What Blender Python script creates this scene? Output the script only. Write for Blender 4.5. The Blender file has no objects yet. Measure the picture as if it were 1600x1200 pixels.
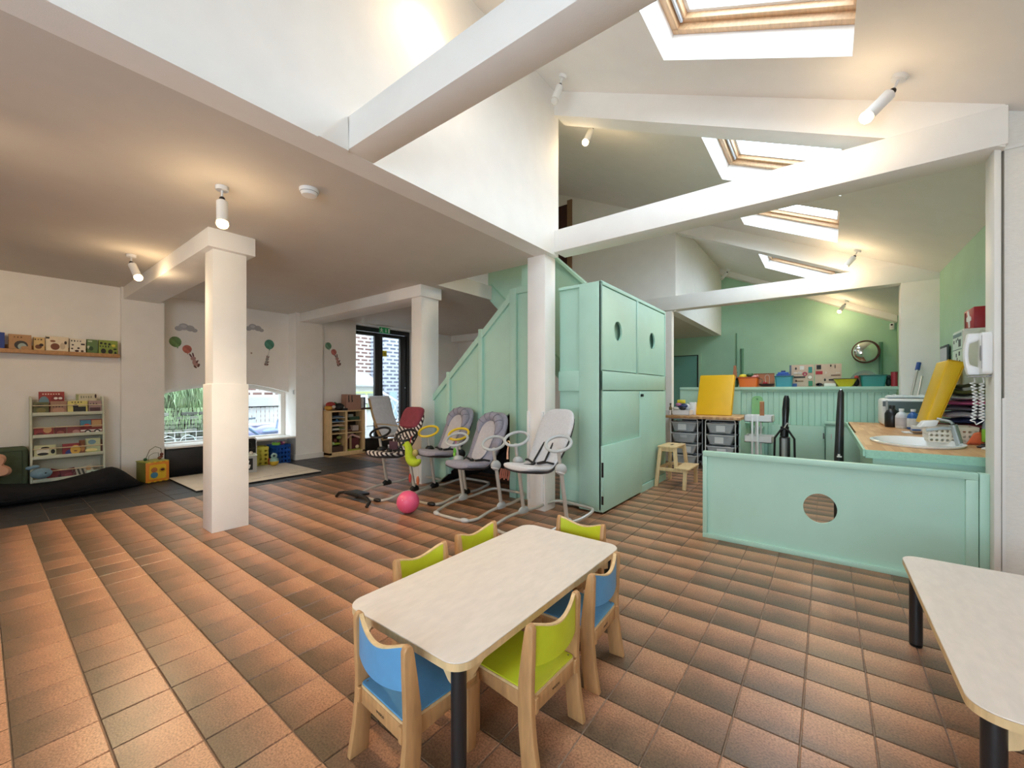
import bpy, bmesh, math, random
from mathutils import Vector, Matrix
random.seed(7)
PI = math.pi
S = bpy.context.scene
COL = S.collection
# ------------------------------------------------------------------ camera, sky, exposure
CAM_H = 1.18
cam = bpy.data.cameras.new('camera'); camo = bpy.data.objects.new('camera', cam); COL.objects.link(camo)
camo.location = (0, 0, CAM_H)
camo.rotation_euler = (PI/2, 0, math.radians(37.456))
cam.sensor_width = 36; cam.lens = 36*639.6/1600; cam.shift_y = 11/1600; cam.clip_start = .05; cam.clip_end = 200
S.camera = camo
w = bpy.data.worlds.new('sky'); S.world = w; w.use_nodes = True
bg = w.node_tree.nodes['Background']; bg.inputs[0].default_value = (.72, .86, 1.0, 1); bg.inputs[1].default_value = 11.0
S.view_settings.view_transform = 'Standard'; S.view_settings.look = 'None'
S.view_settings.exposure = 0.2; S.view_settings.gamma = 1; S.view_settings.use_curve_mapping = False
cy = S.cycles
cy.use_denoising = True; cy.max_bounces = 10; cy.diffuse_bounces = 7; cy.glossy_bounces = 4; cy.transparent_max_bounces = 12
cy.sample_clamp_indirect = 6; cy.caustics_reflective = False; cy.caustics_refractive = False
SLOPE = math.atan(.47)
RC, RS = math.cos(SLOPE), math.sin(SLOPE)
def roof_z(x): return 3.045-.47*(x-.196)
RM = Matrix.Translation((.196, 0, 3.045)) @ Matrix.Rotation(SLOPE, 4, 'Y')   # local u down-slope, v along Y, w out of the roof
SKY_Y = [(1.9, 3.02), (3.98, 5.12), (5.56, 6.70), (8.15, 9.31)]
U0, U1 = (-.93-.196)/RC, (.12-.196)/RC
def portal(name, mw, sx, sy):
    l = bpy.data.lights.new(name, 'AREA'); l.shape = 'RECTANGLE'; l.size = sx; l.size_y = sy
    l.cycles.is_portal = True
    o = bpy.data.objects.new(name, l); o.matrix_world = mw; COL.objects.link(o)
for (a, b) in SKY_Y:
    portal('sky_portal', RM @ Matrix.Translation(((U0+U1)/2, (a+b)/2, .26)), U1-U0, b-a)
portal('window_portal', Matrix.Translation((-.05, -2.62, 1.3)) @ Matrix.Rotation(PI/2, 4, 'X'), 2.98, 1.48)  # for the added, unseen window behind the camera
# daylight through the arched window and the glazed door
portal('window_portal', Matrix.Translation((-7.62, 2.4, .85)) @ Matrix.Rotation(-PI/2, 4, 'Y'), .9, 1.6)
portal('window_portal', Matrix.Translation((-7.56, 5.2, 1.2)) @ Matrix.Rotation(-PI/2, 4, 'Y'), 2.4, 1.2)

# ------------------------------------------------------------------ materials
def lin(c): return c/12.92 if c <= .04045 else ((c+.055)/1.055)**2.4
def C(h):
    h = h.lstrip('#'); return tuple(lin(int(h[i:i+2], 16)/255) for i in (0, 2, 4)) + (1,)
MATS = {}
def mat(name, col, rough=.6, noise=0, nscale=20, bump=0, bscale=80, metal=0, spec=.5, emit=0, ecol=None, stretch=None, coat=0):
    if name in MATS: return MATS[name]
    m = bpy.data.materials.new(name); m.use_nodes = True
    nt = m.node_tree; b = nt.nodes['Principled BSDF']
    c = C(col) if isinstance(col, str) else col
    b.inputs['Base Color'].default_value = c; b.inputs['Roughness'].default_value = rough
    b.inputs['Metallic'].default_value = metal; b.inputs['Specular IOR Level'].default_value = spec
    if coat: b.inputs['Coat Weight'].default_value = coat; b.inputs['Coat Roughness'].default_value = .15
    tc = nt.nodes.new('ShaderNodeTexCoord'); vec = tc.outputs['Object']
    if stretch:
        mp = nt.nodes.new('ShaderNodeMapping'); mp.inputs['Scale'].default_value = stretch
        nt.links.new(vec, mp.inputs[0]); vec = mp.outputs[0]
    if noise:
        n = nt.nodes.new('ShaderNodeTexNoise'); n.inputs['Scale'].default_value = nscale; n.inputs['Detail'].default_value = 4
        nt.links.new(vec, n.inputs['Vector'])
        r = nt.nodes.new('ShaderNodeValToRGB')
        r.color_ramp.elements[0].position = .3; r.color_ramp.elements[1].position = .7
        r.color_ramp.elements[0].color = tuple(max(0, x*(1-noise)) for x in c[:3])+(1,)
        r.color_ramp.elements[1].color = tuple(min(1, x*(1+noise)) for x in c[:3])+(1,)
        nt.links.new(n.outputs[0], r.inputs[0]); nt.links.new(r.outputs[0], b.inputs['Base Color'])
    if bump:
        n2 = nt.nodes.new('ShaderNodeTexNoise'); n2.inputs['Scale'].default_value = bscale; n2.inputs['Detail'].default_value = 3
        nt.links.new(vec, n2.inputs['Vector'])
        bp = nt.nodes.new('ShaderNodeBump'); bp.inputs['Strength'].default_value = bump; bp.inputs['Distance'].default_value = .004
        nt.links.new(n2.outputs[0], bp.inputs['Height']); nt.links.new(bp.outputs[0], b.inputs['Normal'])
    if emit:
        b.inputs['Emission Color'].default_value = C(ecol or col); b.inputs['Emission Strength'].default_value = emit
    MATS[name] = m; return m
def plain(h, rough=.55): return mat('paint_'+h.strip('#'), h, rough, noise=.04, nscale=30)
def stripes(name, c1, c2, scale, axis='X', rough=.8, width=.5, dist=0, rot=0):
    if name in MATS: return MATS[name]
    m = bpy.data.materials.new(name); m.use_nodes = True; nt = m.node_tree; b = nt.nodes['Principled BSDF']
    b.inputs['Roughness'].default_value = rough
    tc = nt.nodes.new('ShaderNodeTexCoord'); wv = nt.nodes.new('ShaderNodeTexWave'); wv.bands_direction = axis
    mp = nt.nodes.new('ShaderNodeMapping'); mp.inputs['Rotation'].default_value = (0, 0, rot)
    nt.links.new(tc.outputs['Object'], mp.inputs[0]); nt.links.new(mp.outputs[0], wv.inputs['Vector'])
    wv.inputs['Scale'].default_value = scale; wv.inputs['Distortion'].default_value = dist; wv.inputs['Detail'].default_value = 1
    r = nt.nodes.new('ShaderNodeValToRGB'); r.color_ramp.elements[0].position = width-.04; r.color_ramp.elements[1].position = width+.04
    r.color_ramp.elements[0].color = C(c1); r.color_ramp.elements[1].color = C(c2)
    nt.links.new(wv.outputs[0], r.inputs[0]); nt.links.new(r.outputs[0], b.inputs['Base Color'])
    MATS[name] = m; return m
def brickmat(name, c1, c2, mortar, scale, bw=.5, bh=.25, axes='YZ'):
    m = bpy.data.materials.new(name); m.use_nodes = True; nt = m.node_tree; b = nt.nodes['Principled BSDF']; b.inputs['Roughness'].default_value = .9
    tc = nt.nodes.new('ShaderNodeTexCoord'); sp = nt.nodes.new('ShaderNodeSeparateXYZ'); cb = nt.nodes.new('ShaderNodeCombineXYZ')
    nt.links.new(tc.outputs['Object'], sp.inputs[0])
    nt.links.new(sp.outputs[axes[0]], cb.inputs[0]); nt.links.new(sp.outputs[axes[1]], cb.inputs[1])
    bk = nt.nodes.new('ShaderNodeTexBrick'); nt.links.new(cb.outputs[0], bk.inputs['Vector'])
    bk.inputs['Color1'].default_value = C(c1); bk.inputs['Color2'].default_value = C(c2); bk.inputs['Mortar'].default_value = C(mortar)
    bk.inputs['Scale'].default_value = scale; bk.inputs['Mortar Size'].default_value = .035
    bk.inputs['Brick Width'].default_value = bw; bk.inputs['Row Height'].default_value = bh
    nt.links.new(bk.outputs[0], b.inputs['Base Color'])
    bp = nt.nodes.new('ShaderNodeBump'); bp.inputs['Strength'].default_value = .4; nt.links.new(bk.outputs['Fac'], bp.inputs['Height']); bp.invert = True
    nt.links.new(bp.outputs[0], b.inputs['Normal'])
    MATS[name] = m; return m
def glass(name, tint=(1, 1, 1), gloss=.06):
    m = bpy.data.materials.new(name); m.use_nodes = True; nt = m.node_tree
    nt.nodes.remove(nt.nodes['Principled BSDF']); out = nt.nodes['Material Output']
    t = nt.nodes.new('ShaderNodeBsdfTransparent'); t.inputs[0].default_value = tint+(1,)
    g = nt.nodes.new('ShaderNodeBsdfGlossy'); g.inputs['Roughness'].default_value = .02
    mx = nt.nodes.new('ShaderNodeMixShader'); mx.inputs[0].default_value = gloss
    nt.links.new(t.outputs[0], mx.inputs[1]); nt.links.new(g.outputs[0], mx.inputs[2]); nt.links.new(mx.outputs[0], out.inputs[0])
    MATS[name] = m; return m
WHITE = mat('white_plaster', '#EFECE7', .75, noise=.02, nscale=6, bump=.12, bscale=180)
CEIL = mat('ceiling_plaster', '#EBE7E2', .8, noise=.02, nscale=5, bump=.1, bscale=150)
LOWC = mat('shaded_ceiling_plaster', '#D3CCC3', .8, noise=.02, nscale=5, bump=.1, bscale=150)  # darker copy of the ceiling plaster; the low ceiling's shade is in its colour
TRIMW = mat('white_gloss_paint', '#E9E6E0', .45)
PAPER = mat('white_textured_wallpaper', '#E6E2DA', .8, noise=.03, nscale=40, bump=.5, bscale=90, stretch=(1, 1, 2.5))
MINT = mat('mint_paint', '#AED4C3', .42, noise=.025, nscale=5, bump=.04, bscale=60)
MINTD = mat('mint_edge_paint', '#98C6B0', .5, noise=.08, nscale=60)
GREEN = mat('green_wall_paint', '#A8CFB3', .7, noise=.03, nscale=4, bump=.08, bscale=140)
WOOD = mat('beech_wood', '#BA8D5E', .45, noise=.16, nscale=9, stretch=(6, 6, 1), bump=.05)
WOODL = mat('birch_wood', '#D8B98A', .5, noise=.12, nscale=10, stretch=(5, 5, 1))
PINE = mat('varnished_pine', '#CDA67E', .4, noise=.14, nscale=8, stretch=(8, 1, 8))
OAK = mat('oak_shelf', '#B98C5E', .5, noise=.14, nscale=10, stretch=(1, 4, 4))
BLACK = mat('black_plastic', '#141416', .4)
BLACKM = mat('black_metal', '#1B1C1F', .35, spec=.6)
GREYM = mat('grey_tube_metal', '#C6C2BA', .32, metal=.35)
GREYP = mat('grey_plastic', '#B5B8B8', .45)
WHITEP = mat('white_plastic', '#E9E9E8', .4)
CHROME = mat('chrome', '#D8DADC', .12, metal=1)
GLASS = glass('window_glass', (.93, .95, .95)); SKYGLASS = glass('skylight_glass', (.97, .99, 1.0), .05)
GROUT = mat('grout', '#9A8573', .9, noise=.2, nscale=40)
BLUEC = mat('blue_laminate', '#5A97C4', .4, noise=.03, nscale=30)
LIMEC = mat('lime_laminate', '#C4CB2C', .4, noise=.03, nscale=30)
TTOP = mat('pale_laminate', '#DED3C9', .38, noise=.05, nscale=14, stretch=(3, 1, 1))

# floor tile: each tile fades from orange to brown across its width
def tile_material():
    m = bpy.data.materials.new('terracotta_tile'); m.use_nodes = True; nt = m.node_tree; b = nt.nodes['Principled BSDF']
    N = nt.nodes.new; L = nt.links.new
    tc = N('ShaderNodeUVMap'); tc.uv_map = 'UVMap'
    sp = N('ShaderNodeSeparateXYZ'); L(tc.outputs[0], sp.inputs[0])
    geo = N('ShaderNodeNewGeometry')
    fl = N('ShaderNodeVectorMath'); fl.operation = 'MULTIPLY_ADD'
    fl.inputs[1].default_value = (5, 5, 0); fl.inputs[2].default_value = (-.133*5, -.067*5, 0); L(geo.outputs['Position'], fl.inputs[0])
    ff = N('ShaderNodeVectorMath'); ff.operation = 'FLOOR'; L(fl.outputs[0], ff.inputs[0])
    wn = N('ShaderNodeTexWhiteNoise'); L(ff.outputs[0], wn.inputs['Vector'])
    nz = N('ShaderNodeTexNoise'); nz.inputs['Scale'].default_value = 9; nz.inputs['Detail'].default_value = 5; L(geo.outputs['Position'], nz.inputs['Vector'])
    gr = N('ShaderNodeTexNoise'); gr.inputs['Scale'].default_value = 150; gr.inputs['Detail'].default_value = 3; L(geo.outputs['Position'], gr.inputs['Vector'])
    def math_(op, a, bb, c=None):
        n = N('ShaderNodeMath'); n.operation = op
        for i, v in enumerate((a, bb, c)):
            if v is None: continue
            if isinstance(v, (int, float)): n.inputs[i].default_value = v
            else: L(v, n.inputs[i])
        return n.outputs[0]
    a = math_('MULTIPLY_ADD', nz.outputs[0], .55, sp.outputs[1])
    a = math_('MULTIPLY_ADD', wn.outputs[0], .36, a)
    a = math_('SUBTRACT', a, .40)
    r = N('ShaderNodeValToRGB'); e = r.color_ramp.elements
    e[0].position = .05; e[0].color = C('#69543F'); e[1].position = .95; e[1].color = C('#C2906D')
    x = e.new(.4); x.color = C('#8A6850'); x = e.new(.68); x.color = C('#AE7E60')
    L(a, r.inputs[0])
    mg = N('ShaderNodeMixRGB'); mg.blend_type = 'MULTIPLY'; mg.inputs[0].default_value = .8
    g2 = N('ShaderNodeValToRGB'); g2.color_ramp.elements[0].position = .32; g2.color_ramp.elements[1].position = .62
    g2.color_ramp.elements[0].color = (.45, .42, .4, 1); g2.color_ramp.elements[1].color = (1.1, 1.1, 1.1, 1)
    L(gr.outputs[0], g2.inputs[0]); L(r.outputs[0], mg.inputs[1]); L(g2.outputs[0], mg.inputs[2])
    L(mg.outputs[0], b.inputs['Base Color'])
    b.inputs['Roughness'].default_value = .33; b.inputs['Specular IOR Level'].default_value = .5
    bp = N('ShaderNodeBump'); bp.inputs['Strength'].default_value = .25; bp.inputs['Distance'].default_value = .002
    L(gr.outputs[0], bp.inputs['Height']); L(bp.outputs[0], b.inputs['Normal'])
    return m
TILE = tile_material()
SLATE = mat('slate_tile', '#2E2F33', .45, noise=.2, nscale=6, bump=.15, bscale=60)
def butcher():
    m = bpy.data.materials.new('butcher_block'); m.use_nodes = True; nt = m.node_tree; b = nt.nodes['Principled BSDF']
    tc = nt.nodes.new('ShaderNodeTexCoord'); bk = nt.nodes.new('ShaderNodeTexBrick')
    mp = nt.nodes.new('ShaderNodeMapping'); mp.inputs['Rotation'].default_value = (0, 0, PI/2)
    nt.links.new(tc.outputs['Object'], mp.inputs[0]); nt.links.new(mp.outputs[0], bk.inputs['Vector'])
    bk.inputs['Color1'].default_value = C('#D6AC7C'); bk.inputs['Color2'].default_value = C('#B98552'); bk.inputs['Mortar'].default_value = C('#B58455')
    bk.inputs['Scale'].default_value = 2.2; bk.inputs['Mortar Size'].default_value = .003; bk.inputs['Brick Width'].default_value = .75; bk.inputs['Row Height'].default_value = .1
    nt.links.new(bk.outputs[0], b.inputs['Base Color']); b.inputs['Roughness'].default_value = .4
    MATS['butcher'] = m; return m
BUTCH = butcher()

# ------------------------------------------------------------------ mesh builder
WM = {}
class MB:
    def __init__(s): s.v = []; s.f = []; s.mi = []; s.cur = 0; s.M = None
    def add(s, vs, fs):
        o = len(s.v)
        if s.M is not None: vs = [s.M @ Vector(p) for p in vs]
        s.v += [tuple(p) for p in vs]; s.f += [tuple(i+o for i in f) for f in fs]; s.mi += [s.cur]*len(fs); return s
    def box(s, x0, x1, y0, y1, z0, z1):
        return s.add([(x0, y0, z0), (x1, y0, z0), (x1, y1, z0), (x0, y1, z0), (x0, y0, z1), (x1, y0, z1), (x1, y1, z1), (x0, y1, z1)],
                     [(3, 2, 1, 0), (4, 5, 6, 7), (0, 1, 5, 4), (1, 2, 6, 5), (2, 3, 7, 6), (3, 0, 4, 7)])
    def cbox(s, c, d): return s.box(c[0]-d[0]/2, c[0]+d[0]/2, c[1]-d[1]/2, c[1]+d[1]/2, c[2]-d[2]/2, c[2]+d[2]/2)
    def prism(s, pts, ax, a, b):
        n = len(pts)
        def P(p, t): return (t, p[0], p[1]) if ax == 'x' else ((p[0], t, p[1]) if ax == 'y' else (p[0], p[1], t))
        vs = [P(p, a) for p in pts]+[P(p, b) for p in pts]
        return s.add(vs, [tuple(range(n))[::-1], tuple(range(n, 2*n))]+[(i, (i+1) % n, n+(i+1) % n, n+i) for i in range(n)])
    def rings(s, rs, closed=True, cap=True, loop=False):
        n = len(rs[0]); vs = [p for r in rs for p in r]; fs = []
        m = len(rs)
        for k in range(m if loop else m-1):
            k2 = (k+1) % m
            for i in range(n if closed else n-1):
                j = (i+1) % n; fs.append((k*n+i, k*n+j, k2*n+j, k2*n+i))
        if cap and not loop and closed: fs += [tuple(range(n))[::-1], tuple((m-1)*n+i for i in range(n))]
        return s.add(vs, fs)
    def cyl(s, p0, p1, r0, r1=None, n=14):
        r1 = r0 if r1 is None else r1
        p0, p1 = Vector(p0), Vector(p1); d = (p1-p0).normalized()
        a = d.orthogonal().normalized(); b = d.cross(a)
        R = lambda p, r: [p+a*(r*math.cos(2*PI*i/n))+b*(r*math.sin(2*PI*i/n)) for i in range(n)]
        return s.rings([R(p0, r0), R(p1, r1)])
    def tube(s, path, r, n=8, loop=False):
        P = [Vector(p) for p in path]; m = len(P); rs = []
        prev = None
        for k in range(m):
            if loop: t = P[(k+1) % m]-P[k-1]
            else: t = P[min(k+1, m-1)]-P[max(k-1, 0)]
            t.normalize()
            a = (prev-t*prev.dot(t)) if prev is not None else t.orthogonal()
            if a.length < 1e-5: a = t.orthogonal()
            a.normalize(); prev = a; b = t.cross(a)
            rr = r(k/(m-1)) if callable(r) else r
            rs.append([P[k]+a*(rr*math.cos(2*PI*i/n))+b*(rr*math.sin(2*PI*i/n)) for i in range(n)])
        return s.rings(rs, loop=loop)
    def lathe(s, prof, c=(0, 0, 0), n=20, sx=1, sy=1, cap=True):
        return s.rings([[(c[0]+r*sx*math.cos(2*PI*i/n), c[1]+r*sy*math.sin(2*PI*i/n), c[2]+z) for i in range(n)] for r, z in prof], cap=cap)
    def ell(s, c, r, n=14, m=9):
        return s.lathe([(max(1e-4, math.sin(PI*k/m)), -math.cos(PI*k/m)*r[2]) for k in range(m+1)], c, n, r[0], r[1])
    def hole_plate(s, x0, x1, z0, z1, cx, cz, rx, rz, y0, y1, n=32):
        an = [2*PI*i/n for i in range(n)]+[math.atan2(z-cz, x-cx) % (2*PI) for x in (x0, x1) for z in (z0, z1)]
        an = sorted(set(round(a, 6) for a in an)); ins = []; out = []
        for a in an:
            ca, sa = math.cos(a), math.sin(a); ins.append((cx+rx*ca, cz+rz*sa))
            t = min([((x1 if ca > 0 else x0)-cx)/ca if abs(ca) > 1e-9 else 1e9, ((z1 if sa > 0 else z0)-cz)/sa if abs(sa) > 1e-9 else 1e9])
            out.append((cx+ca*t, cz+sa*t))
        return s.rings([[(p[0], y0, p[1]) for p in out], [(p[0], y0, p[1]) for p in ins], [(p[0], y1, p[1]) for p in ins], [(p[0], y1, p[1]) for p in out]], loop=True)
    def build(s, name, m, parent=None, local=False, smooth=False, bevel=0, seg=2, kind=None, label=None, sub=0, cat=None, group=None):
        me = bpy.data.meshes.new(name)
        inv = None
        if parent is not None:
            if not local: inv = WM[parent.name].inverted()
        vs = s.v if inv is None else [tuple(inv @ Vector(p)) for p in s.v]
        org = None
        if parent is None and vs and kind != 'structure':
            xs, ys, zs = zip(*vs); org = Vector(((min(xs)+max(xs))/2, (min(ys)+max(ys))/2, min(zs))); vs = [tuple(Vector(p)-org) for p in vs]
        me.from_pydata(vs, [], s.f)
        for mm in (m if isinstance(m, (list, tuple)) else [m]): me.materials.append(mm)
        if isinstance(m, (list, tuple)):
            for p, i in zip(me.polygons, s.mi): p.material_index = i
        bm = bmesh.new(); bm.from_mesh(me)
        bmesh.ops.recalc_face_normals(bm, faces=bm.faces)
        if bevel:
            ed = [e for e in bm.edges if len(e.link_faces) == 2 and e.calc_face_angle(0) > .5]
            bmesh.ops.bevel(bm, geom=ed, offset=bevel, segments=seg, profile=.5, affect='EDGES', clamp_overlap=True)
        bm.to_mesh(me); bm.free()
        if smooth or bevel:
            me.polygons.foreach_set('use_smooth', [True]*len(me.polygons)); me.set_sharp_from_angle(angle=math.radians(42))
        o = bpy.data.objects.new(name, me); COL.objects.link(o)
        if parent is not None: o.parent = parent; WM[o.name] = WM[parent.name].copy()
        else:
            WM[o.name] = Matrix.Translation(org) if org is not None else Matrix()
            if org is not None: o.location = org
        if sub:
            md = o.modifiers.new('smooth', 'SUBSURF'); md.levels = sub; md.render_levels = sub
        if kind: o['kind'] = kind
        if label: o['label'] = label
        if cat: o['category'] = cat
        if group: o['group'] = group
        return o
def thing(name, label, cat, loc=(0, 0, 0), rz=0, group=None):
    o = bpy.data.objects.new(name, None); COL.objects.link(o); o.location = loc; o.rotation_euler = (0, 0, rz)
    o.empty_display_size = .1
    WM[o.name] = Matrix.Translation(loc) @ Matrix.Rotation(rz, 4, 'Z')
    o['label'] = label; o['category'] = cat
    if group: o['group'] = group
    return o
def kids(o): return [c for c in bpy.data.objects if c.parent == o]
def dup(root, loc, rz, label, group=None):
    def cp(o, par):
        c = o.copy(); COL.objects.link(c); c.parent = par
        for k in CH.get(o.name, []): cp(k, c)
        return c
    CH = {}
    for o in bpy.data.objects:
        if o.parent: CH.setdefault(o.parent.name, []).append(o)
    r = cp(root, None); r.location = loc; r.rotation_euler = (0, 0, rz); r['label'] = label
    if group: r['group'] = group
    WM[r.name] = Matrix.Translation(loc) @ Matrix.Rotation(rz, 4, 'Z'); return r
def text(name, s, size, m, parent, M, depth=.0006, local=True):
    c = bpy.data.curves.new(name, 'FONT'); c.body = s; c.size = size; c.extrude = depth; c.align_x = 'CENTER'; c.align_y = 'CENTER'; c.resolution_u = 2
    t = bpy.data.objects.new(name+'_t', c); COL.objects.link(t)
    dg = bpy.context.evaluated_depsgraph_get(); me = bpy.data.meshes.new_from_object(t.evaluated_get(dg))
    bpy.data.objects.remove(t); bpy.data.curves.remove(c)
    MM = M if local else WM[parent.name].inverted() @ M
    me.transform(MM); me.materials.clear(); me.materials.append(m); me.name = name
    o = bpy.data.objects.new(name, me); COL.objects.link(o); o.parent = parent; WM[o.name] = WM[parent.name].copy(); return o
def struct(name, mb, m, parent=None, **k): return mb.build(name, m, parent, kind=None if parent else 'structure', **k)
def rrect(x0, x1, y0, y1, r, n=6):
    pts = []
    for cx, cy_, a0 in ((x1-r, y1-r, 0), (x0+r, y1-r, PI/2), (x0+r, y0+r, PI), (x1-r, y0+r, 1.5*PI)):
        for i in range(n+1):
            a = a0+PI/2*i/n; pts.append((cx+r*math.cos(a), cy_+r*math.sin(a)))
    return pts
def circ(cx, cy_, rx, ry=None, n=20): return [(cx+rx*math.cos(2*PI*i/n), cy_+(ry or rx)*math.sin(2*PI*i/n)) for i in range(n)]

# ================================================================== STRUCTURE
ZC = 2.52
B = lambda *a: MB().box(*a)
floor = struct('floor', B(-7.75, 1.8, -2.75, 11.0, -.15, -.005), GROUT)
def tile_mesh(name, sx, sy, m):
    me = bpy.data.meshes.new(name); b = .0025; h = sx/2; k = sy/2
    vs = [(-h, -k, -.008), (h, -k, -.008), (h, k, -.008), (-h, k, -.008), (-h, -k, -b), (h, -k, -b), (h, k, -b), (-h, k, -b),
          (-h+b, -k+b, 0), (h-b, -k+b, 0), (h-b, k-b, 0), (-h+b, k-b, 0)]
    fs = [(8, 9, 10, 11)]
    for i in range(4):
        j = (i+1) % 4; fs += [(i, j, 4+j, 4+i), (4+i, 4+j, 8+j, 8+i)]
    me.from_pydata(vs, [], fs); uv = me.uv_layers.new(name='UVMap')
    for p in me.polygons:
        for li in p.loop_indices:
            c = vs[me.loops[li].vertex_index]; uv.data[li].uv = ((c[0]+h)/(2*h), (c[1]+k)/(2*k))
    me.materials.append(m); return me
fwd = Vector((-math.sin(math.radians(37.456)), math.cos(math.radians(37.456)))); rgt = Vector((fwd.y, -fwd.x))
def inview(x, y):
    p = Vector((x, y)); d = p.dot(fwd); l = p.dot(rgt)
    return d > .9 and abs(l/d) < 1.33 and 640*CAM_H/d < 640
def lay(cells, name, m, stuffname, limit):
    seen = sorted([c for c in cells if inview(c[0], c[1])], key=lambda c: Vector((c[0], c[1])).dot(fwd))
    one = seen[:limit]; keep = set(one); meshes = {}
    for (x, y, sx, sy) in one:
        key = (round(sx, 3), round(sy, 3))
        if key not in meshes: meshes[key] = tile_mesh(name, sx, sy, m)
        o = bpy.data.objects.new(name, meshes[key]); COL.objects.link(o); o.parent = floor
        o.location = (x, y, random.uniform(-.0008, .0006)); o.rotation_euler = (random.uniform(-.0015, .0015), random.uniform(-.0015, .0015), 0)
    vs = []; fs = []; uvs = []
    for c in cells:
        if c in keep: continue
        x, y, sx, sy = c; h, k = sx/2, sy/2; n = len(vs)
        vs += [(x-h, y-k, -.008), (x+h, y-k, -.008), (x+h, y+k, -.008), (x-h, y+k, -.008), (x-h, y-k, 0), (x+h, y-k, 0), (x+h, y+k, 0), (x-h, y+k, 0)]
        fs += [(n+4, n+5, n+6, n+7)]+[(n+i, n+(i+1) % 4, n+4+(i+1) % 4, n+4+i) for i in range(4)]
    if vs:
        me = bpy.data.meshes.new(stuffname); me.from_pydata(vs, [], fs); uv = me.uv_layers.new(name='UVMap')
        sq = [(0, 0), (1, 0), (1, 1), (0, 1)]
        for p in me.polygons:
            for q, li in enumerate(p.loop_indices): uv.data[li].uv = sq[q] if p.index % 5 == 0 else (0, 0)
        me.materials.append(m); o = bpy.data.objects.new(stuffname, me); COL.objects.link(o); o.parent = floor; o['kind'] = 'stuff'
XB = -5.6; cells = []
for i in range(-40, 10):
    x0, x1 = .133+.2*i, .333+.2*i
    for j in range(-14, 55):
        y0, y1 = .067+.2*j, .267+.2*j
        if y0 > 10.85 or x0 > 1.7 or x1 < -7.45: continue
        a = x0
        if y0 < 3.95:
            if x1 <= XB+.02: continue
            a = max(x0, XB)
        if x0 > 1.0 and y0 > 3.8: continue
        cells.append(((a+x1)/2, (y0+y1)/2, x1-a-.004, .196))
lay(cells, 'tile', TILE, 'distant_tiles', 300)
dark = []
for i in range(7):
    for j in range(-9, 14):
        y0 = -.2+.3*j; y1 = min(y0+.3, 4.06)
        if y1-y0 < .05 or y0 < -2.7: continue
        dark.append((XB-.15-.3*i, (y0+y1)/2, .296, y1-y0-.004))
lay(dark, 'slate_tile', SLATE, 'hidden_slate_tiles', 150)

# left wall: plain stretch, pilasters, arched alcove, stretch before the door
struct('wall_left', B(-7.7, -7.25, -2.75, 1.12, 0, ZC), WHITE)
struct('pillar', B(-7.75, -7.17, 1.12, 1.55, 0, ZC), WHITE)
def arch_z(y, top=.135): return 1.17+top*(1-((y-2.41)/.86)**2)
ys = [1.55+1.75*i/20 for i in range(21)]
struct('wall_left', MB().prism([(y, arch_z(y)) for y in ys]+[(3.3, ZC), (1.55, ZC)], 'x', -7.75, -7.45), WHITE)
struct('wall_left', B(-7.75, -7.5, 1.55, 3.3, 0, .36), WHITE)
struct('pillar', B(-7.75, -7.17, 3.3, 3.77, 0, ZC), WHITE)
struct('wall_left', B(-7.55, -7.23, 3.77, 4.46, 0, ZC), WHITE)
struct('wall_left', B(-7.55, -7.23, 5.93, 7.3, 0, ZC), WHITE)
struct('wall_left', B(-7.6, -7.23, 4.46, 5.93, 2.5, ZC), WHITE)
struct('baseboard_left', MB().box(-7.17, -7.155, 3.29, 3.78, 0, .09).box(-7.45, -7.17, 3.285, 3.3, 0, .09), TRIMW)
struct('baseboard_left', B(-7.23, -7.215, 3.78, 4.46, 0, .09), TRIMW)
struct('wall_back', B(-7.6, -2.15, 7.25, 7.4, 0, ZC), WHITE)
struct('beam', B(-7.3, -4.0, 7.0, 7.25, 2.37, ZC), WHITE)
struct('pillar', B(-6.35, -6.05, 7.1, 7.25, 0, 2.37), WHITE)
# low ceiling with the stair opening
lowc = MB()
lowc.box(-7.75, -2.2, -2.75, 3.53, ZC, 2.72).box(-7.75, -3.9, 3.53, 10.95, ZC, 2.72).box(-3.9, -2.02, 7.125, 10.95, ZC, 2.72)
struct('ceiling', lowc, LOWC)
struct('wall_upper', MB().prism([(-2.75, ZC-.001), (3.53, ZC-.001), (3.53, roof_z(-2.12)+.1), (-2.75, roof_z(-2.12)+.1)], 'x', -2.3, -2.12), WHITE)
struct('wall_upper', MB().prism([(-4.02, 2.72), (-2.0, 2.72), (-2.0, roof_z(-2)+.08), (-4.02, roof_z(-4.02)+.08)], 'y', 7.12, 7.25), WHITE)
struct('wall_upper', MB().prism([(-6.0, 4.9), (-4.02, 4.9), (-4.02, roof_z(-4.02)+.08), (-5.1, 5.6), (-6, 5.6)], 'y', 7.12, 7.25), WHITE)
struct('wall_upper', MB().prism([(7.13, ZC-.001), (10.95, ZC-.001), (10.95, roof_z(-2)+.05), (7.13, roof_z(-2)+.05)], 'x', -2.15, -1.995), WHITE)
struct('wall_upper', B(-5.15, -5.0, 3.0, 7.2, 2.7, 5.7), WHITE)
struct('wall_upper', MB().box(-5.15, -2.3, 3.0, 3.1, 2.7, 5.7), WHITE)
struct('trim_1', B(-4.06, -3.96, 7.09, 7.12, 2.72, 4.95), mat('brown_door_trim', '#8A6A50', .5))
struct('door_1', MB().box(-4.95, -4.06, 7.14, 7.18, 2.72, 4.9), mat('dark_red_wood', '#3A1512', .4, noise=.2))
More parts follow.
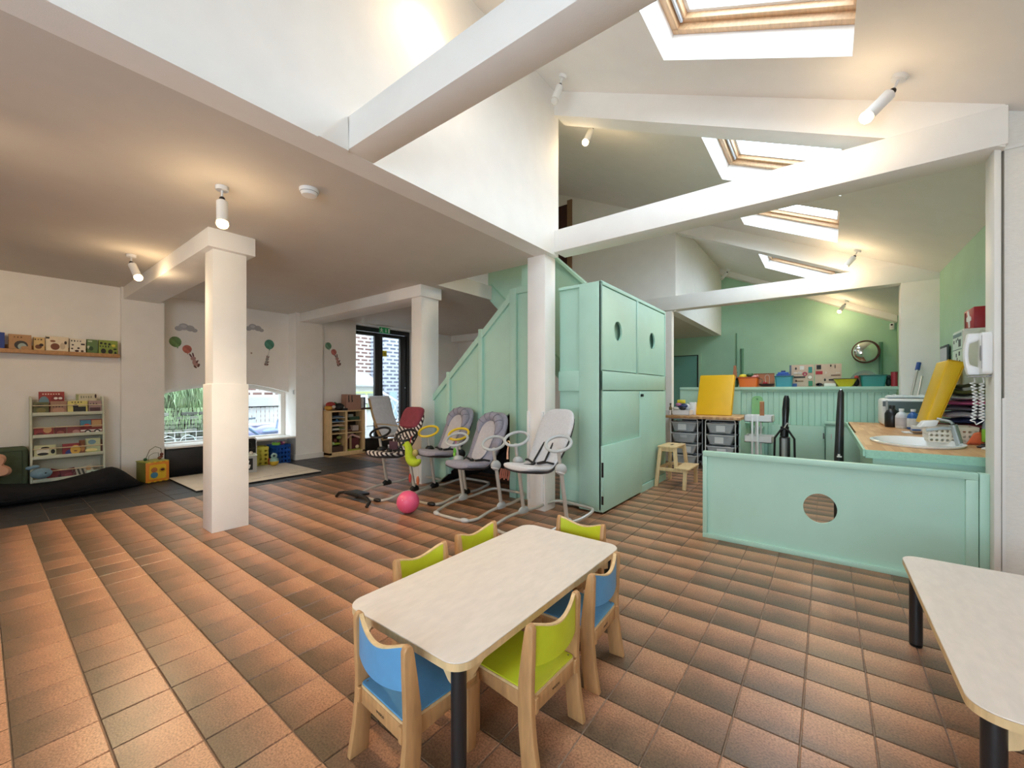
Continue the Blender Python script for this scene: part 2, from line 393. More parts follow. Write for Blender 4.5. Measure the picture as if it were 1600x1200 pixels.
# sloping roof with six skylight shafts
def roof():
    X0, X1 = (-5.15-.196)/RC, (1.8-.196)/RC
    us = [X0, U0, U1, X1]; vs = [-2.75]
    for a, b in SKY_Y: vs += [a, b]
    vs.append(11.0); T = .24
    hole = lambda i, j: i == 1 and j % 2 == 1 and 0 <= j < len(vs)-1
    mb = MB(); mb.M = RM
    for i in range(3):
        for j in range(len(vs)-1):
            if hole(i, j):
                a, b, c, d = us[1], us[2], vs[j], vs[j+1]
                mb.add([(a, c, 0), (b, c, 0), (b, d, 0), (a, d, 0), (a, c, T), (b, c, T), (b, d, T), (a, d, T)], [(0, 1, 5, 4), (1, 2, 6, 5), (2, 3, 7, 6), (3, 0, 4, 7)])
                continue
            q = [(us[i], vs[j]), (us[i+1], vs[j]), (us[i+1], vs[j+1]), (us[i], vs[j+1])]
            for z in (0, T): mb.add([(p[0], p[1], z) for p in q], [(0, 1, 2, 3)])
    o = struct('ceiling', mb, CEIL); return o
roof()
for k, (a, b) in enumerate(SKY_Y):
    fr = bpy.data.objects.new('window_%d' % (k+3), None); COL.objects.link(fr); WM[fr.name] = Matrix(); fr['kind'] = 'structure'
    m = MB(); m.M = RM; t = .05
    m.box(U0, U1, a, a+t, .16, .27).box(U0, U1, b-t, b, .16, .27).box(U0, U0+t, a+t, b-t, .16, .27).box(U1-t, U1, a+t, b-t, .16, .27)
    m.build('window_frame', PINE, fr, bevel=.006)
    m = MB(); m.M = RM; t2 = t+.045
    m.box(U0+t, U1-t, a+t, a+t2, .2, .28).box(U0+t, U1-t, b-t2, b-t, .2, .28).box(U0+t, U0+t2, a+t2, b-t2, .2, .28).box(U1-t2, U1-t, a+t2, b-t2, .2, .28)
    m.build('sash', PINE, fr, bevel=.006)
    m = MB(); m.M = RM; t3 = t2+.025
    m.box(U0+t2, U1-t2, a+t2, a+t3, .235, .275).box(U0+t2, U1-t2, b-t3, b-t2, .235, .275).box(U0+t2, U0+t3, a+t3, b-t3, .235, .275).box(U1-t3, U1-t2, a+t3, b-t3, .235, .275)
    m.build('seal', WHITEP, fr)
    m = MB(); m.M = RM; m.box(U0+t+.012, U0+t+.028, a+.08, b-.08, .185, .2).build('blind_rail', mat('grey_rail', '#B9BEC4', .4), fr)
    m = MB(); m.M = RM; m.box(U0+t3, U1-t3, a+t3, b-t3, .262, .266).build('pane', SKYGLASS, fr)
# tie beams, rafters, posts
def rafter(y0, y1, x0, x1, d=.235):
    return MB().prism([(x0, roof_z(x0)-d), (x1, roof_z(x1)-d), (x1, roof_z(x1)+.02), (x0, roof_z(x0)+.02)], 'y', y0, y1)
struct('beam', B(-2.12, 1.75, 1.25, 1.42, 2.52, 2.705), WHITE, bevel=.004)
struct('beam', B(-2.12, .8, 3.45, 3.66, 2.545, 2.76), WHITE, bevel=.004)
struct('beam', rafter(3.456, 3.654, -2.12, .79), WHITE)
struct('beam', B(-2.6, 1.095, 7.096, 7.3, 2.545, 2.775), WHITE, bevel=.004)
struct('beam', rafter(7.108, 7.292, -1.99, 1.09), WHITE)
struct('beam', rafter(10.68, 10.9, -1.99, 1.09, .12), WHITE)
struct('beam', MB().prism([(1.08, ZC-.01), (1.243, ZC+.185), (1.25, ZC-.01)], 'x', -2.13, -2.095), WHITE)  # wedge added to stand in for corner shading at the beam's foot
p = struct('pillar', B(-4.24, -4.045, 1.19, 1.44, 0, 2.38), WHITE, bevel=.004)
B(-4.252, -4.032, 1.178, 1.452, 0, 1.24).build('wainscot', WHITE, p, bevel=.004)
struct('beam', B(-7.2, -3.99, 1.14, 1.49, 2.365, ZC), WHITE, bevel=.003)
struct('pillar', B(-4.25, -4.055, 3.41, 3.70, 0, 2.38), WHITE, bevel=.004)
struct('beam', B(-7.2, -4.02, 3.37, 3.72, 2.375, ZC), WHITE, bevel=.003)
p = struct('pillar', B(-2.385, -2.175, 3.37, 3.56, 0, ZC), WHITE, bevel=.004)
B(-2.38, -2.355, 3.352, 3.372, .1, .98).build('cable_cover', WHITEP, p); B(-2.215, -2.19, 3.352, 3.372, .1, .98).build('cable_cover', WHITEP, p)
struct('pillar', B(-2.16, -2.05, 7.08, 7.2, 0, ZC), WHITE)
struct('pillar', B(.757, 1.1, 7.1, 7.296, 0, 2.72), WHITE)
# wall at the right, seen from the front, with its corner trim
struct('wall_right', MB().prism([(.8, 0), (1.78, 0), (1.78, roof_z(1.78)+.1), (.8, roof_z(.8)+.1)], 'y', 3.52, 3.62), PAPER)
struct('trim_2', B(.757, .785, 3.50, 3.66, 0, 2.74), TRIMW, bevel=.004)
struct('trim_3', MB().box(.785, 1.7, 3.51, 3.522, 2.535, 2.55), TRIMW)
struct('wall_right', B(1.7, 1.82, -2.75, 3.52, 0, 2.6), WHITE)
struct('trim_4', B(.79, .803, 3.512, 3.522, 0, 1.14), TRIMW)
struct('wall_right', B(1.1, 1.22, 3.62, 11.0, 0, 2.75), GREEN)
struct('wall_back', MB().prism([(-4.1, 0), (1.22, 0), (1.22, 2.8), (-2, 4.2), (-4.1, 4.2)], 'y', 10.9, 11.0), GREEN)
struct('wall_corridor', B(-4.1, -4.0, 7.4, 10.95, 0, ZC), WHITE)
fw = MB().box(-7.75, -1.6, -2.75, -2.6, 0, 5.7).box(1.5, 1.82, -2.75, -2.6, 0, 5.7).box(-1.6, 1.5, -2.75, -2.6, 0, .5).box(-1.6, 1.5, -2.75, -2.6, 2.1, 5.7)
struct('wall_front', fw, WHITE)
f = struct('window_2', MB().box(-1.6, -1.54, -2.73, -2.64, .5, 2.1).box(1.44, 1.5, -2.73, -2.64, .5, 2.1).box(-1.54, 1.44, -2.73, -2.64, .5, .56).box(-1.54, 1.44, -2.73, -2.64, 2.04, 2.1).box(-.08, -.02, -2.73, -2.64, .56, 2.04), TRIMW)  # unseen window, added behind the camera to let in front light
B(-1.54, 1.44, -2.69, -2.684, .56, 2.04).build('pane', GLASS, f)
# arched window
fr = MB()
T = .065
outer = [(y, arch_z(y)+.03) for y in ys]; 
def arch_in(y): return arch_z(y)-.055
ring = []
n = 20
for x in (-7.66, -7.58):
    pass
pts_o = [(1.55, .36)]+[(y, arch_z(y)+.02) for y in ys]+[(3.3, .36)]
yi = [1.62+1.61*i/20 for i in range(21)]
pts_i = [(1.62, .43)]+[(y, arch_in(y)) for y in yi]+[(3.23, .43)]
fr.rings([[(-7.67, y, z) for y, z in pts_o], [(-7.67, y, z) for y, z in pts_i], [(-7.58, y, z) for y, z in pts_i], [(-7.58, y, z) for y, z in pts_o]], loop=True)
win = struct('window_1', fr, TRIMW)
MB().prism(pts_i, 'x', -7.63, -7.624).build('pane', GLASS, win)
B(-7.58, -7.12, 1.56, 3.29, .385, .41).build('sill', TRIMW, win, bevel=.004)
# glazed double door to the yard
dr = bpy.data.objects.new('door_2', None); COL.objects.link(dr); dr['kind'] = 'structure'; WM[dr.name] = Matrix()
MB().box(-7.56, -7.46, 4.46, 5.93, 2.41, 2.51).box(-7.56, -7.46, 4.46, 4.53, 0, 2.41).box(-7.56, -7.46, 5.86, 5.93, 0, 2.41).build('door_frame', BLACKM, dr, bevel=.004)
for (a, b, s0, s1) in ((4.53, 5.17, .05, .12), (5.17, 5.86, .07, .17)):
    l = MB().box(-7.54, -7.48, a, a+s0, .02, 2.40).box(-7.54, -7.48, b-s1, b, .02, 2.40).box(-7.54, -7.48, a+s0, b-s1, .02, .14).box(-7.54, -7.48, a+s0, b-s1, 2.33, 2.40)
    lf = l.build('door_leaf', BLACKM, dr, bevel=.004)
    B(-7.515, -7.509, a+s0, b-s1, .14, 2.33).build('pane', GLASS, lf)
MB().cyl((-7.48, 5.13, 1.05), (-7.42, 5.13, 1.05), .012).tube([(-7.43, 5.13, 1.05), (-7.42, 5.08, 1.05), (-7.42, 5.01, 1.05)], .009).build('door_handle', CHROME, dr, smooth=True)
MB().cyl((-7.48, 5.80, 1.25), (-7.45, 5.80, 1.25), .014).build('lock', CHROME, dr, smooth=True)
# low green door in the back wall
d3 = struct('door_3', B(-3.3, -2.52, 10.86, 10.9, 0, 2.06), mat('grey_green_door', '#6FA79A', .5))
MB().box(-2.52, -2.44, 10.85, 10.9, 0, 2.12).box(-3.38, -3.3, 10.85, 10.9, 0, 2.12).box(-3.3, -2.52, 10.85, 10.9, 2.06, 2.12).build('door_frame', GREEN, d3)
MB().box(-2.525, -2.50, 10.84, 10.9, 0, 2.075).box(-3.3, -2.52, 10.84, 10.87, 2.06, 2.075).build('door_gap', BLACK, d3)

# ------------------------------------------------------------------ stairs (fixed joinery)
st = thing('staircase', 'mint green panelled staircase rising behind the white pillars', 'stairs', (-3.2, 3.62, 0))
MB().prism([(-4.12, 0), (-3.97, 0), (-2.77, .97), (-2.77, 0), (-2.39, 0), (-2.39, 2.3), (-2.72, 2.3), (-4.12, 1.06)], 'y', 3.63, 3.66).build('stringer_panel', MINT, st)
for a, b, z0, z1 in ((-4.14, -4.085, 0, 1.10), (-3.80, -3.745, .14, 1.42), (-3.26, -3.2, .58, 1.91), (-2.79, -2.70, 0, 2.31)):
    B(a, b, 3.595, 3.63, z0, z1).build('post', MINT, st, bevel=.003)
sl = (2.30-1.06)/(4.12-2.72)
MB().prism([(-4.14, 1.06), (-2.72, 2.32), (-2.39, 2.32), (-2.39, 2.25), (-2.70, 2.25), (-4.14, .985)], 'y', 3.60, 3.69).build('top_rail', MINT, st)
DARK = mat('cavity_shade_board', '#24211F', .9)  # the shade under the stairs is painted into these boards
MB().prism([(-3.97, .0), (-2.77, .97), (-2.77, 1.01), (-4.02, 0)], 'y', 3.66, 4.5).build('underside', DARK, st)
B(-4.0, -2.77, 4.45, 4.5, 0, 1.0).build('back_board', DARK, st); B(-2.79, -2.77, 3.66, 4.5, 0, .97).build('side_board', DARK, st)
MB().prism([(-3.97, 2.549), (-2.35, .93), (-2.35, 2.47), (-3.97, 4.008)], 'y', 4.6, 4.65).build('upper_balustrade', MINT, st)
MB().prism([(-3.9, 2.73), (-2.40, 1.24), (-2.40, 1.27), (-3.9, 2.76)], 'y', 4.585, 4.6).build('moulding', MINTD, st)
MB().prism([(-3.97, 4.008), (-2.35, 2.47), (-2.35, 2.51), (-3.97, 4.05)], 'y', 4.56, 4.69).build('handrail', MINT, st)
B(-2.76, -2.66, 3.78, 3.88, 2.2, 3.2).build('post', MINT, st, bevel=.004)
B(-2.9, -2.80, 4.1, 4.2, 1.2, 3.3).build('post', MINT, st, bevel=.004)

# ------------------------------------------------------------------ mint cabinet
cb = thing('cabinet', 'tall mint cabinet with round holes in its upper doors', 'cabinet', (-2.0, 4.6, 0))
XY = Matrix(((0, 1, 0, 0), (1, 0, 0, 0), (0, 0, 1, 0), (0, 0, 0, 1)))
MB().box(-2.18, -1.95, 3.70, 5.6, .04, 2.2).box(-2.18, -1.72, 3.64, 5.6, 2.2, 2.235).box(-2.17, -1.72, 3.645, 3.70, .03, 2.2).box(-2.1, -1.72, 5.56, 5.6, 0, 2.2).box(-1.95, -1.74, 3.70, 5.56, .04, 1.36).box(-1.95, -1.765, 3.70, 5.56, 1.36, 2.2).build('body', MINT, cb)
MB().box(-1.935, -1.70, 3.615, 3.645, .02, 2.235).box(-2.17, -1.935, 3.615, 3.645, 2.205, 2.235).box(-2.17, -1.935, 3.615, 3.645, 1.18, 1.38).build('side_frame', MINT, cb, bevel=.003)
MB().box(-1.72, -1.70, 3.615, 5.6, 2.205, 2.24).box(-1.72, -1.70, 3.615, 5.6, 1.19, 1.375).box(-1.72, -1.70, 4.555, 4.6, 1.375, 2.205).box(-1.72, -1.70, 3.615, 3.635, .04, 2.205).box(-1.72, -1.70, 5.58, 5.6, .04, 2.205).build('front_frame', MINT, cb, bevel=.002)
for a, b, c in ((3.645, 4.548, 4.04), (4.607, 5.572, 5.088)):
    m = MB(); m.M = XY; m.hole_plate(a, b, 1.385, 2.195, c, 1.80, .1, .1, -1.727, -1.708)
    d = m.build('door', MINT, cb)
    m = MB(); m.M = XY; m.box(a, a+.012, 1.385, 2.195, 0, 0) if False else None
B(-1.735, -1.703, 3.625, 4.635, .62, 1.178).build('door', MINT, cb, bevel=.003)
dd = B(-1.735, -1.703, 4.65, 5.59, .09, 1.178).build('door', MINT, cb, bevel=.003)
MB().cyl((-1.703, 4.69, 1.13), (-1.675, 4.69, 1.13), .016).build('knob', BLACK, dd, smooth=True)
hp = B(-1.70, -1.675, 3.605, 4.648, .025, .655).build('lower_panel', MINT, cb, bevel=.003)
B(-1.72, -1.695, 4.65, 5.6, 0, .08).build('plinth', MINT, cb)
B(-1.69, -1.67, 3.600, 3.607, .36, .50).build('hinge', BLACK, cb); B(-1.69, -1.67, 3.600, 3.607, .10, .18).build('hinge', BLACK, cb)

# ------------------------------------------------------------------ half-height gate panel with a round peephole
g = thing('gate_panel', 'low mint gate panel with a round peephole and raised frame', 'gate', (0, 3.6, 0))
MB().hole_plate(-.79, .712, .03, .69, -.032, .357, .096, .104, 3.585, 3.605).build('panel', MINT, g)
MB().box(-.79, .712, 3.565, 3.625, .655, .695).box(-.79, .712, 3.565, 3.625, .0, .036).box(-.79, -.757, 3.566, 3.624, .036, .655).box(.66, .712, 3.566, 3.624, .036, .655).build('frame', MINT, g, bevel=.003)
MB().box(.716, .757, 3.57, 3.63, 0, .695).build('side_post', MINT, g, bevel=.003)

# ------------------------------------------------------------------ beadboard half wall with a ledge
pw = struct('wall_partition', MB().box(-2.05, .757, 7.63, 7.9, 0, 1.20).box(-2.05, -1.1, 7.58, 7.63, 0, 1.20), MINT)
B(-2.05, .8, 7.56, 7.95, 1.20, 1.245).build('ledge', MINT, pw, bevel=.004)
B(-1.1, .77, 7.60, 7.632, 1.165, 1.20).build('moulding', MINT, pw)
for i in range(25):
    x = -1.095+.0745*i
    B(x, x+.0715, 7.612, 7.632, 0, 1.165).build('board', MINT, pw, bevel=.004, seg=1)

# ------------------------------------------------------------------ spot lamps
BULB = mat('lit_bulb', '#FFE9C0', .3, emit=14, ecol='#FFD08A')
BULBOFF = mat('unlit_bulb', '#DCD9D2', .2)
def spot_lamp(base, aim, label, on=True, power=60, up=(0, 0, 1), L=.15, glow=.06, cone=150):
    t = thing('spot_lamp', label, 'lamp', base, 0, 'ceiling spot lamps')
    b = Vector(base); u = Vector(up).normalized(); a = Vector(aim).normalized()
    MB().cyl(b, b-u*.025, .038, .036, 20).build('ceiling_rose', WHITEP, t, smooth=True)
    k = b-u*.08
    MB().cyl(b-u*.02, k, .007).build('stem', WHITEP, t, smooth=True)
    MB().ell(k, (.017, .017, .017)).cyl(k, k+a*.03, .012).build('pivot', BLACK, t, smooth=True)
    s = k+a*.012+a.orthogonal()*0; e = s+a*L
    MB().tube([s, s+a*.01, e-a*.005, e], lambda q: .022 if q == 0 else .033, 20).build('shade', WHITEP, t, smooth=True)
    c = e+a*.006
    m = MB(); q = a.to_track_quat('Z', 'Y').to_matrix().to_4x4(); m.M = Matrix.Translation(c) @ q
    m.lathe([(.029, -.012), (.034, 0), (.035, .014), (.028, .028), (.014, .036), (.002, .038)], n=18).build('bulb', BULB if on else BULBOFF, t, smooth=True)
    if on:
        l = bpy.data.lights.new('spot_glow', 'SPOT'); l.energy = power; l.color = (1, .74, .44); l.spot_size = math.radians(cone); l.spot_blend = 1; l.shadow_soft_size = .04
        o = bpy.data.objects.new('spot_glow', l); COL.objects.link(o); o.parent = t
        o.matrix_local = Matrix.Translation(c+a*.05-b) @ (-a).to_track_quat('Z', 'Y').to_matrix().to_4x4()
        l2 = bpy.data.lights.new('bulb_glow', 'POINT'); l2.energy = power*glow; l2.color = (1, .74, .44); l2.shadow_soft_size = .05
        o = bpy.data.objects.new('bulb_glow', l2); COL.objects.link(o); o.parent = t; o.location = c+a*.06-b
    return t
def rz(x, y): return (x, y, roof_z(x))
RU = (.425, 0, .905)
spot_lamp((-3.144, .976, ZC), (.18, -.05, -1), 'spot lamp on the low ceiling above the nearest square pillar', True, 95)
spot_lamp((-5.418, .918, ZC), (.55, .25, -1), 'spot lamp on the low ceiling near the picture book wall', True, 85)
spot_lamp(rz(-1.87, 3.2), (-.15, -.35, -1), 'unlit spot lamp at the head of the upper rafter by the white wall', False, up=RU)
spot_lamp(rz(-1.94, 3.98), (-.25, -.3, -.8), 'lit spot lamp just behind the upper rafter by the white wall', True, 28, up=RU, glow=.25)
spot_lamp(rz(.34, 3.2), (-.7, -.25, -.75), 'large lit spot lamp on the slope in front of the big skylight bay', True, 22, up=RU, glow=.15)
spot_lamp(rz(.30, 4.0), (.6, .4, -.6), 'spot lamp half hidden behind the long tie beam', False, up=RU)
spot_lamp(rz(.33, 6.85), (-.6, -.3, -.8), 'lit spot lamp beside the far skylight above the kitchen', True, 40, up=RU, glow=.25)
spot_lamp(rz(.34, 10.5), (-.5, -.3, -.8), 'lit spot lamp farthest away, close to the green back wall', True, 40, up=RU, glow=.3)
spot_lamp(rz(-1.75, 10.4), (-.5, -.2, -.7), 'small dark jointed spot lamp high in the far corner by the green wall', False, up=RU)
spot_lamp((-3.1, -.9, ZC), (-.94, 2.2, -.75), 'added unseen spot lamp on the low ceiling behind the viewer, nearer the skylights', True, 55, cone=80)  # out of view, added to throw warm light on the near pillar
spot_lamp((-5.4, -.9, ZC), (-1.85, 1.25, -.9), 'added unseen spot lamp on the low ceiling behind the viewer, nearer the book wall', True, 26, cone=95)  # out of view, added to warm up the left wall
spot_lamp(rz(-1.72, 1.85), (-.5, -.1, -.8), 'spot lamp high on the slope above the first tie beam', True, 8, up=RU, glow=.3)
sd = thing('smoke_detector', 'round white smoke detector on the low ceiling', 'detector', (-2.725, 1.34, ZC))
MB().lathe([(.06, 0), (.06, -.018), (.05, -.03), (.045, -.042), (.001, -.044)], (-2.725, 1.34, ZC), 28).build('body', WHITEP, sd, smooth=True)
MB().lathe([(.056, -.019), (.056, -.025)], (-2.725, 1.34, ZC), 28).build('vent_slot', mat('grey_slot', '#6A6A68', .6), sd)

# ================================================================== FURNITURE
def table(label, loc, hx, hy, h=.40, rz=0, open_leg=None):
    t = thing('table', label, 'table', loc, rz)
    MB().prism(rrect(-hx, hx, -hy, hy, .065, 8), 'z', h-.004, h).build('table_top', TTOP, t, local=True, bevel=.0015, seg=1)
    MB().prism(rrect(-hx, hx, -hy, hy, .065, 8), 'z', h-.026, h-.004).build('edge_band', WOODL, t, local=True)
    li = .047
    for sx in (-1, 1):
        for sy in (-1, 1):
            l = MB().cyl((sx*(hx-li), sy*(hy-li), .012), (sx*(hx-li), sy*(hy-li), h-.026), .0235, n=20).build('leg', BLACKM, t, local=True, smooth=True)
            MB().cyl((sx*(hx-li), sy*(hy-li), 0), (sx*(hx-li), sy*(hy-li), .008), .021, .024, n=20).cyl((sx*(hx-li), sy*(hy-li), .008), (sx*(hx-li), sy*(hy-li), .013), .012, n=12).build('foot', BLACK, l, local=True, smooth=True)
    def apron(L):
        n = 24; pts = [(-L, h-.027), (L, h-.027)]
        for i in range(n+1):
            u = 1-2*i/n; d = abs(u)
            q = min(1, max(0, (1-d)/.28)); q = q*q*(3-2*q)
            pts.append((u*L, h-.100+.052*q))
        return pts
    for sy in (-1, 1): MB().prism(apron(hx-li-.022), 'y', sy*(hy-.05)-.009, sy*(hy-.05)+.009).build('apron', WOODL, t, local=True)
    for sx in (-1, 1): MB().prism(apron(hy-li-.022), 'x', sx*(hx-.05)-.009, sx*(hx-.05)+.009).build('apron', WOODL, t, local=True)
    return t
table('low pale rectangular table with six small chairs around it', (-1.108, 1.395, 0), .292, .575)
table('low pale table with black legs in front of the gate panel, cut by the frame', (.285+.30, 2.09, 0), .30, .60)

def chair(col, label, loc, rz, grp):
    t = thing('child_chair', label, 'chair', loc, rz, grp)
    side = [(.012, 0), (.018, .06), (.026, .14), (.028, .20), (.026, .27), (.014, .36), (.002, .435), (-.004, .455), (-.014, .462), (-.026, .458), (-.032, .445),
            (-.030, .36), (-.026, .25), (-.028, .18), (-.036, .10), (-.048, .03), (-.053, 0)]
    side = [(y-.0, z) for y, z in side]
    for s in (-1, 1):
        MB().prism(side, 'x', s*.136-.011, s*.136+.011).build('rear_leg', WOOD, t, local=True, bevel=.004)
        MB().prism([(.215, 0), (.25, 0), (.262, .21), (.215, .21)], 'x', s*.128-.010, s*.128+.010).build('front_leg', WOOD, t, local=True, bevel=.003)
        MB().prism([(.0, .165), (.255, .185), (.262, .222), (.0, .222)], 'x', s*.118-.008, s*.118+.008).build('side_rail', WOOD, t, local=True, bevel=.002)
    ra = MB().box(-.126, .126, -.020, -.004, .172, .222).build('rear_rail', WOOD, t, local=True, bevel=.002)
    MB().box(-.11, .11, .238, .252, .18, .222).build('front_rail', WOOD, t, local=True, bevel=.002)
    for s in (-1, 1): MB().box(s*.118-.008, s*.118+.008, -.030, -.018, .178, .226).build('block', WOOD, t, local=True, bevel=.002)
    text('lettering', 'wesco', .017, mat('dark_print', '#2A211B', .6), ra, Matrix.Translation((.0, -.0206, .197)) @ Matrix.Rotation(PI/2, 4, 'X'), .0003)
    MB().prism(rrect(-.124, .124, -.018, .272, .012, 3), 'z', .222, .231).build('seat_base', WOODL, t, local=True)
    seat = MB().prism(rrect(-.122, .122, -.016, .27, .012, 3), 'z', .231, .236).build('seat', col, t, local=True, bevel=.001, seg=1)
    m = MB()
    for sx in (-1, 1):
        for y in (0.0, .24): m.cyl((sx*.11, y, .236), (sx*.11, y, .2368), .0035, n=8)
    m.build('screw', mat('screw_steel', '#8F8F8F', .4, metal=.8), seat, local=True)['kind'] = 'stuff'
    n = 16; r1 = []; r2 = []; r3 = []
    for i in range(n+1):
        u = -1+2*i/n; x = u*.126; q = math.cos(u*PI/2)
        yb = -.014-.022*(1-u*u); zt = .452-.034*q**1.3; zb = .325-.012*(1-u*u)
        e = .0065
        r1.append([(x, yb-e, zb), (x, yb+e, zb), (x, yb+e, zt), (x, yb-e, zt)])
        r2.append([(x, yb-e-.0005, zt-.001), (x, yb+e+.0005, zt-.001), (x, yb+e, zt+.004), (x, yb-e, zt+.004)])
    MB().rings(r1).build('backrest', col, t, local=True, smooth=True)
    MB().rings(r2).build('backrest_edge', WOODL, t, local=True, smooth=True)
    return t
CG = 'small chairs around the low table'
c1 = chair(BLUEC, 'small blue chair at the nearest end of the pale table', (-1.075, .765, 0), math.radians(-4), CG)
c2 = chair(LIMEC, 'small lime chair with its whole seat in view on the long side', (-.735, 1.175, 0), math.radians(88), CG)
dup(c1, (-.755, 1.605, 0), math.radians(93), 'small blue chair behind the lime one on the same long side', CG)
dup(c2, (-1.09, 2.04, 0), math.radians(180), 'small lime chair at the far end of the pale table', CG)
dup(c2, (-1.44, 1.225, 0), math.radians(-90), 'small lime chair on the pillar side of the table, nearer one', CG)
dup(c2, (-1.45, 1.605, 0), math.radians(-91), 'small lime chair on the pillar side of the table, farther one', CG)

# ------------------------------------------------------------------ baby rockers on height-adjustable stands
def loft_seat(prof, wid, th, nb=18, lift=.18):
    # prof: (y, z) side profile; wid: half widths; th: half thickness; cushion sections with raised edges
    rs = []; m = len(prof)
    for k, (y, z) in enumerate(prof):
        a = Vector(prof[min(k+1, m-1)])-Vector(prof[max(k-1, 0)]); a.normalize(); nrm = (-a.y, a.x)
        r = []
        for i in range(nb):
            an = 2*PI*i/nb; cx, cz = math.cos(an), math.sin(an)
            cx = math.copysign(abs(cx)**.75, cx); cz = math.copysign(abs(cz)**.75, cz)
            up = lift*wid[k]*cx*cx*.5
            d = th[k]*cz+up
            r.append((wid[k]*cx, y+nrm[0]*d, z+nrm[1]*d))
        rs.append(r)
    return rs
PROF = [(-.315, .005), (-.305, .0), (-.25, -.004), (-.16, -.02), (-.07, -.035), (0, -.025), (.06, .03), (.12, .11), (.18, .21), (.24, .32), (.285, .41), (.31, .455), (.318, .47)]
WID = [.10, .155, .185, .19, .175, .165, .17, .185, .198, .20, .18, .13, .07]
THK = [.01, .022, .03, .03, .028, .028, .028, .03, .034, .036, .034, .025, .01]
def rocker(label, loc, rz, fabric, liner, frame, ring, hub, hs=.47, ring_open=False, legdark=False, width=.255, strap=BLACK, sub_liner=True, zdrop=0, canopy=None):
    t = thing('baby_rocker', label, 'rocker', loc, rz, 'baby rockers on tall stands')
    W = width
    path = []
    for (x, y, z) in [(-W, -.18, .05), (-W, .0, .06), (-W, .16, .055), (-W*.98, .33, .07), (-W*.86, .43, .08), (-W*.6, .465, .082), (0, .47, .082),
                      (W*.6, .465, .082), (W*.86, .43, .08), (W*.98, .33, .07), (W, .16, .055), (W, 0, .06), (W, -.18, .05), (W*.98, -.33, .022), (W*.82, -.42, .016), (W*.5, -.445, .016),
                      (0, -.45, .016), (-W*.5, -.445, .016), (-W*.82, -.42, .016), (-W*.98, -.33, .022)]: path.append((x, y, z))
    # rounded by resampling
    P = [Vector(p) for p in path]; Q = []
    for i in range(len(P)):
        a, b, c, d = P[i-1], P[i], P[(i+1) % len(P)], P[(i+2) % len(P)]
        for q in (0, .33, .66): Q.append(.5*((2*b)+(c-a)*q+(2*a-5*b+4*c-d)*q*q+(3*b-a-3*c+d)*q**3))
    MB().tube(Q, .0145, 8, True).build('base_frame', frame, t, local=True, smooth=True)
    for s in (-1, 1):
        lug = MB(); lug.M = Matrix.Translation((s*W, .0, .063)); lug.lathe([(.012, -.02), (.03, -.018), (.033, 0), (.024, .03), (.010, .045)], n=14, sx=.75, sy=2.2)
        lug.build('lug', hub, t, local=True, smooth=True)
        cap = MB(); cap.M = Matrix.Translation((s*W*.72, -.435, .019)) @ Matrix.Rotation(s*.25, 4, 'Z'); cap.ell((0, 0, 0), (.05, .024, .022)); cap.build('foot_cap', hub, t, local=True, smooth=True)
        top = (s*(W-.005), -.075, hs)
        lg = MB().tube([(s*W, .0, .08), top], .0175, 10).build('leg', frame, t, local=True, smooth=True)
        h = MB(); h.M = Matrix.Translation(top) @ Matrix.Rotation(-.35, 4, 'X'); h.ell((0, 0, 0), (.040, .064, .05), 16, 10)
        hb = h.build('hub', hub, t, local=True, smooth=True)
        h = MB(); h.M = Matrix.Translation(top) @ Matrix.Rotation(-.35, 4, 'X'); h.lathe([(.030, -.036), (.034, -.022), (.0365, -.008)], n=16, sx=1.03, sy=1.62); h.build('hub_band', WHITEP, hb, local=True, smooth=True)
        zt = hs+.20
        st_ = MB().tube([(s*(W-.005), -.085, hs+.03), (s*(W-.005), -.11, zt-.03)], .015, 10)
        rg = st_.build('ring_post', frame if not legdark else frame, t, local=True, smooth=True)
        pr = []
        for i in range(26):
            an = 2*PI*i/26
            pr.append((s*(W-.01)+.092*math.sin(an), -.10-.122*math.cos(an), zt+.015-.040*math.cos(an)-.030*math.sin(an)))
        MB().tube(pr, .0135, 8, True).build('ring', ring, rg, local=True, smooth=True)
    M_ = Matrix.Translation((0, -.06, hs+.01))
    m = MB(); m.M = M_; m.rings(loft_seat(PROF, WID, [q*(1.45 if sub_liner else 1.05) for q in THK])); m.build('seat', fabric, t, local=True, smooth=True, sub=1)
    m = MB(); m.M = M_ @ Matrix.Translation((0, .004, -.012))
    m.rings(loft_seat([(y*1.0, z-.012) for y, z in PROF], [w_*1.02 for w_ in WID], [q*.55 for q in THK])); m.build('shell', mat('dark_shell_fabric', '#2B2A2E', .8), t, local=True, smooth=True, sub=1)
    if sub_liner:
        pf = PROF[5:11]; m = MB(); m.M = M_ @ Matrix.Translation((0, -.034, .040))
        m.rings(loft_seat(pf, [.06, .09, .10, .105, .10, .06], [.008, .014, .016, .016, .014, .008])); m.build('liner', liner, t, local=True, smooth=True, sub=1)
        c_ = Vector((0, .225, .30)); al = Vector((0, .45, .89)); nr = Vector((0, -.89, .45)); pb = []
        for i in range(17):
            a = math.radians(-35+250*i/16); pb.append(c_+Vector((.128*math.cos(a), 0, 0))+al*(.125*math.sin(a))+nr*.052)
        m = MB(); m.M = M_; m.tube(pb, lambda q: .052*min(1, .35+3.2*min(q, 1-q)), 12); m.build('head_bolster', fabric, t, local=True, smooth=True, sub=1)
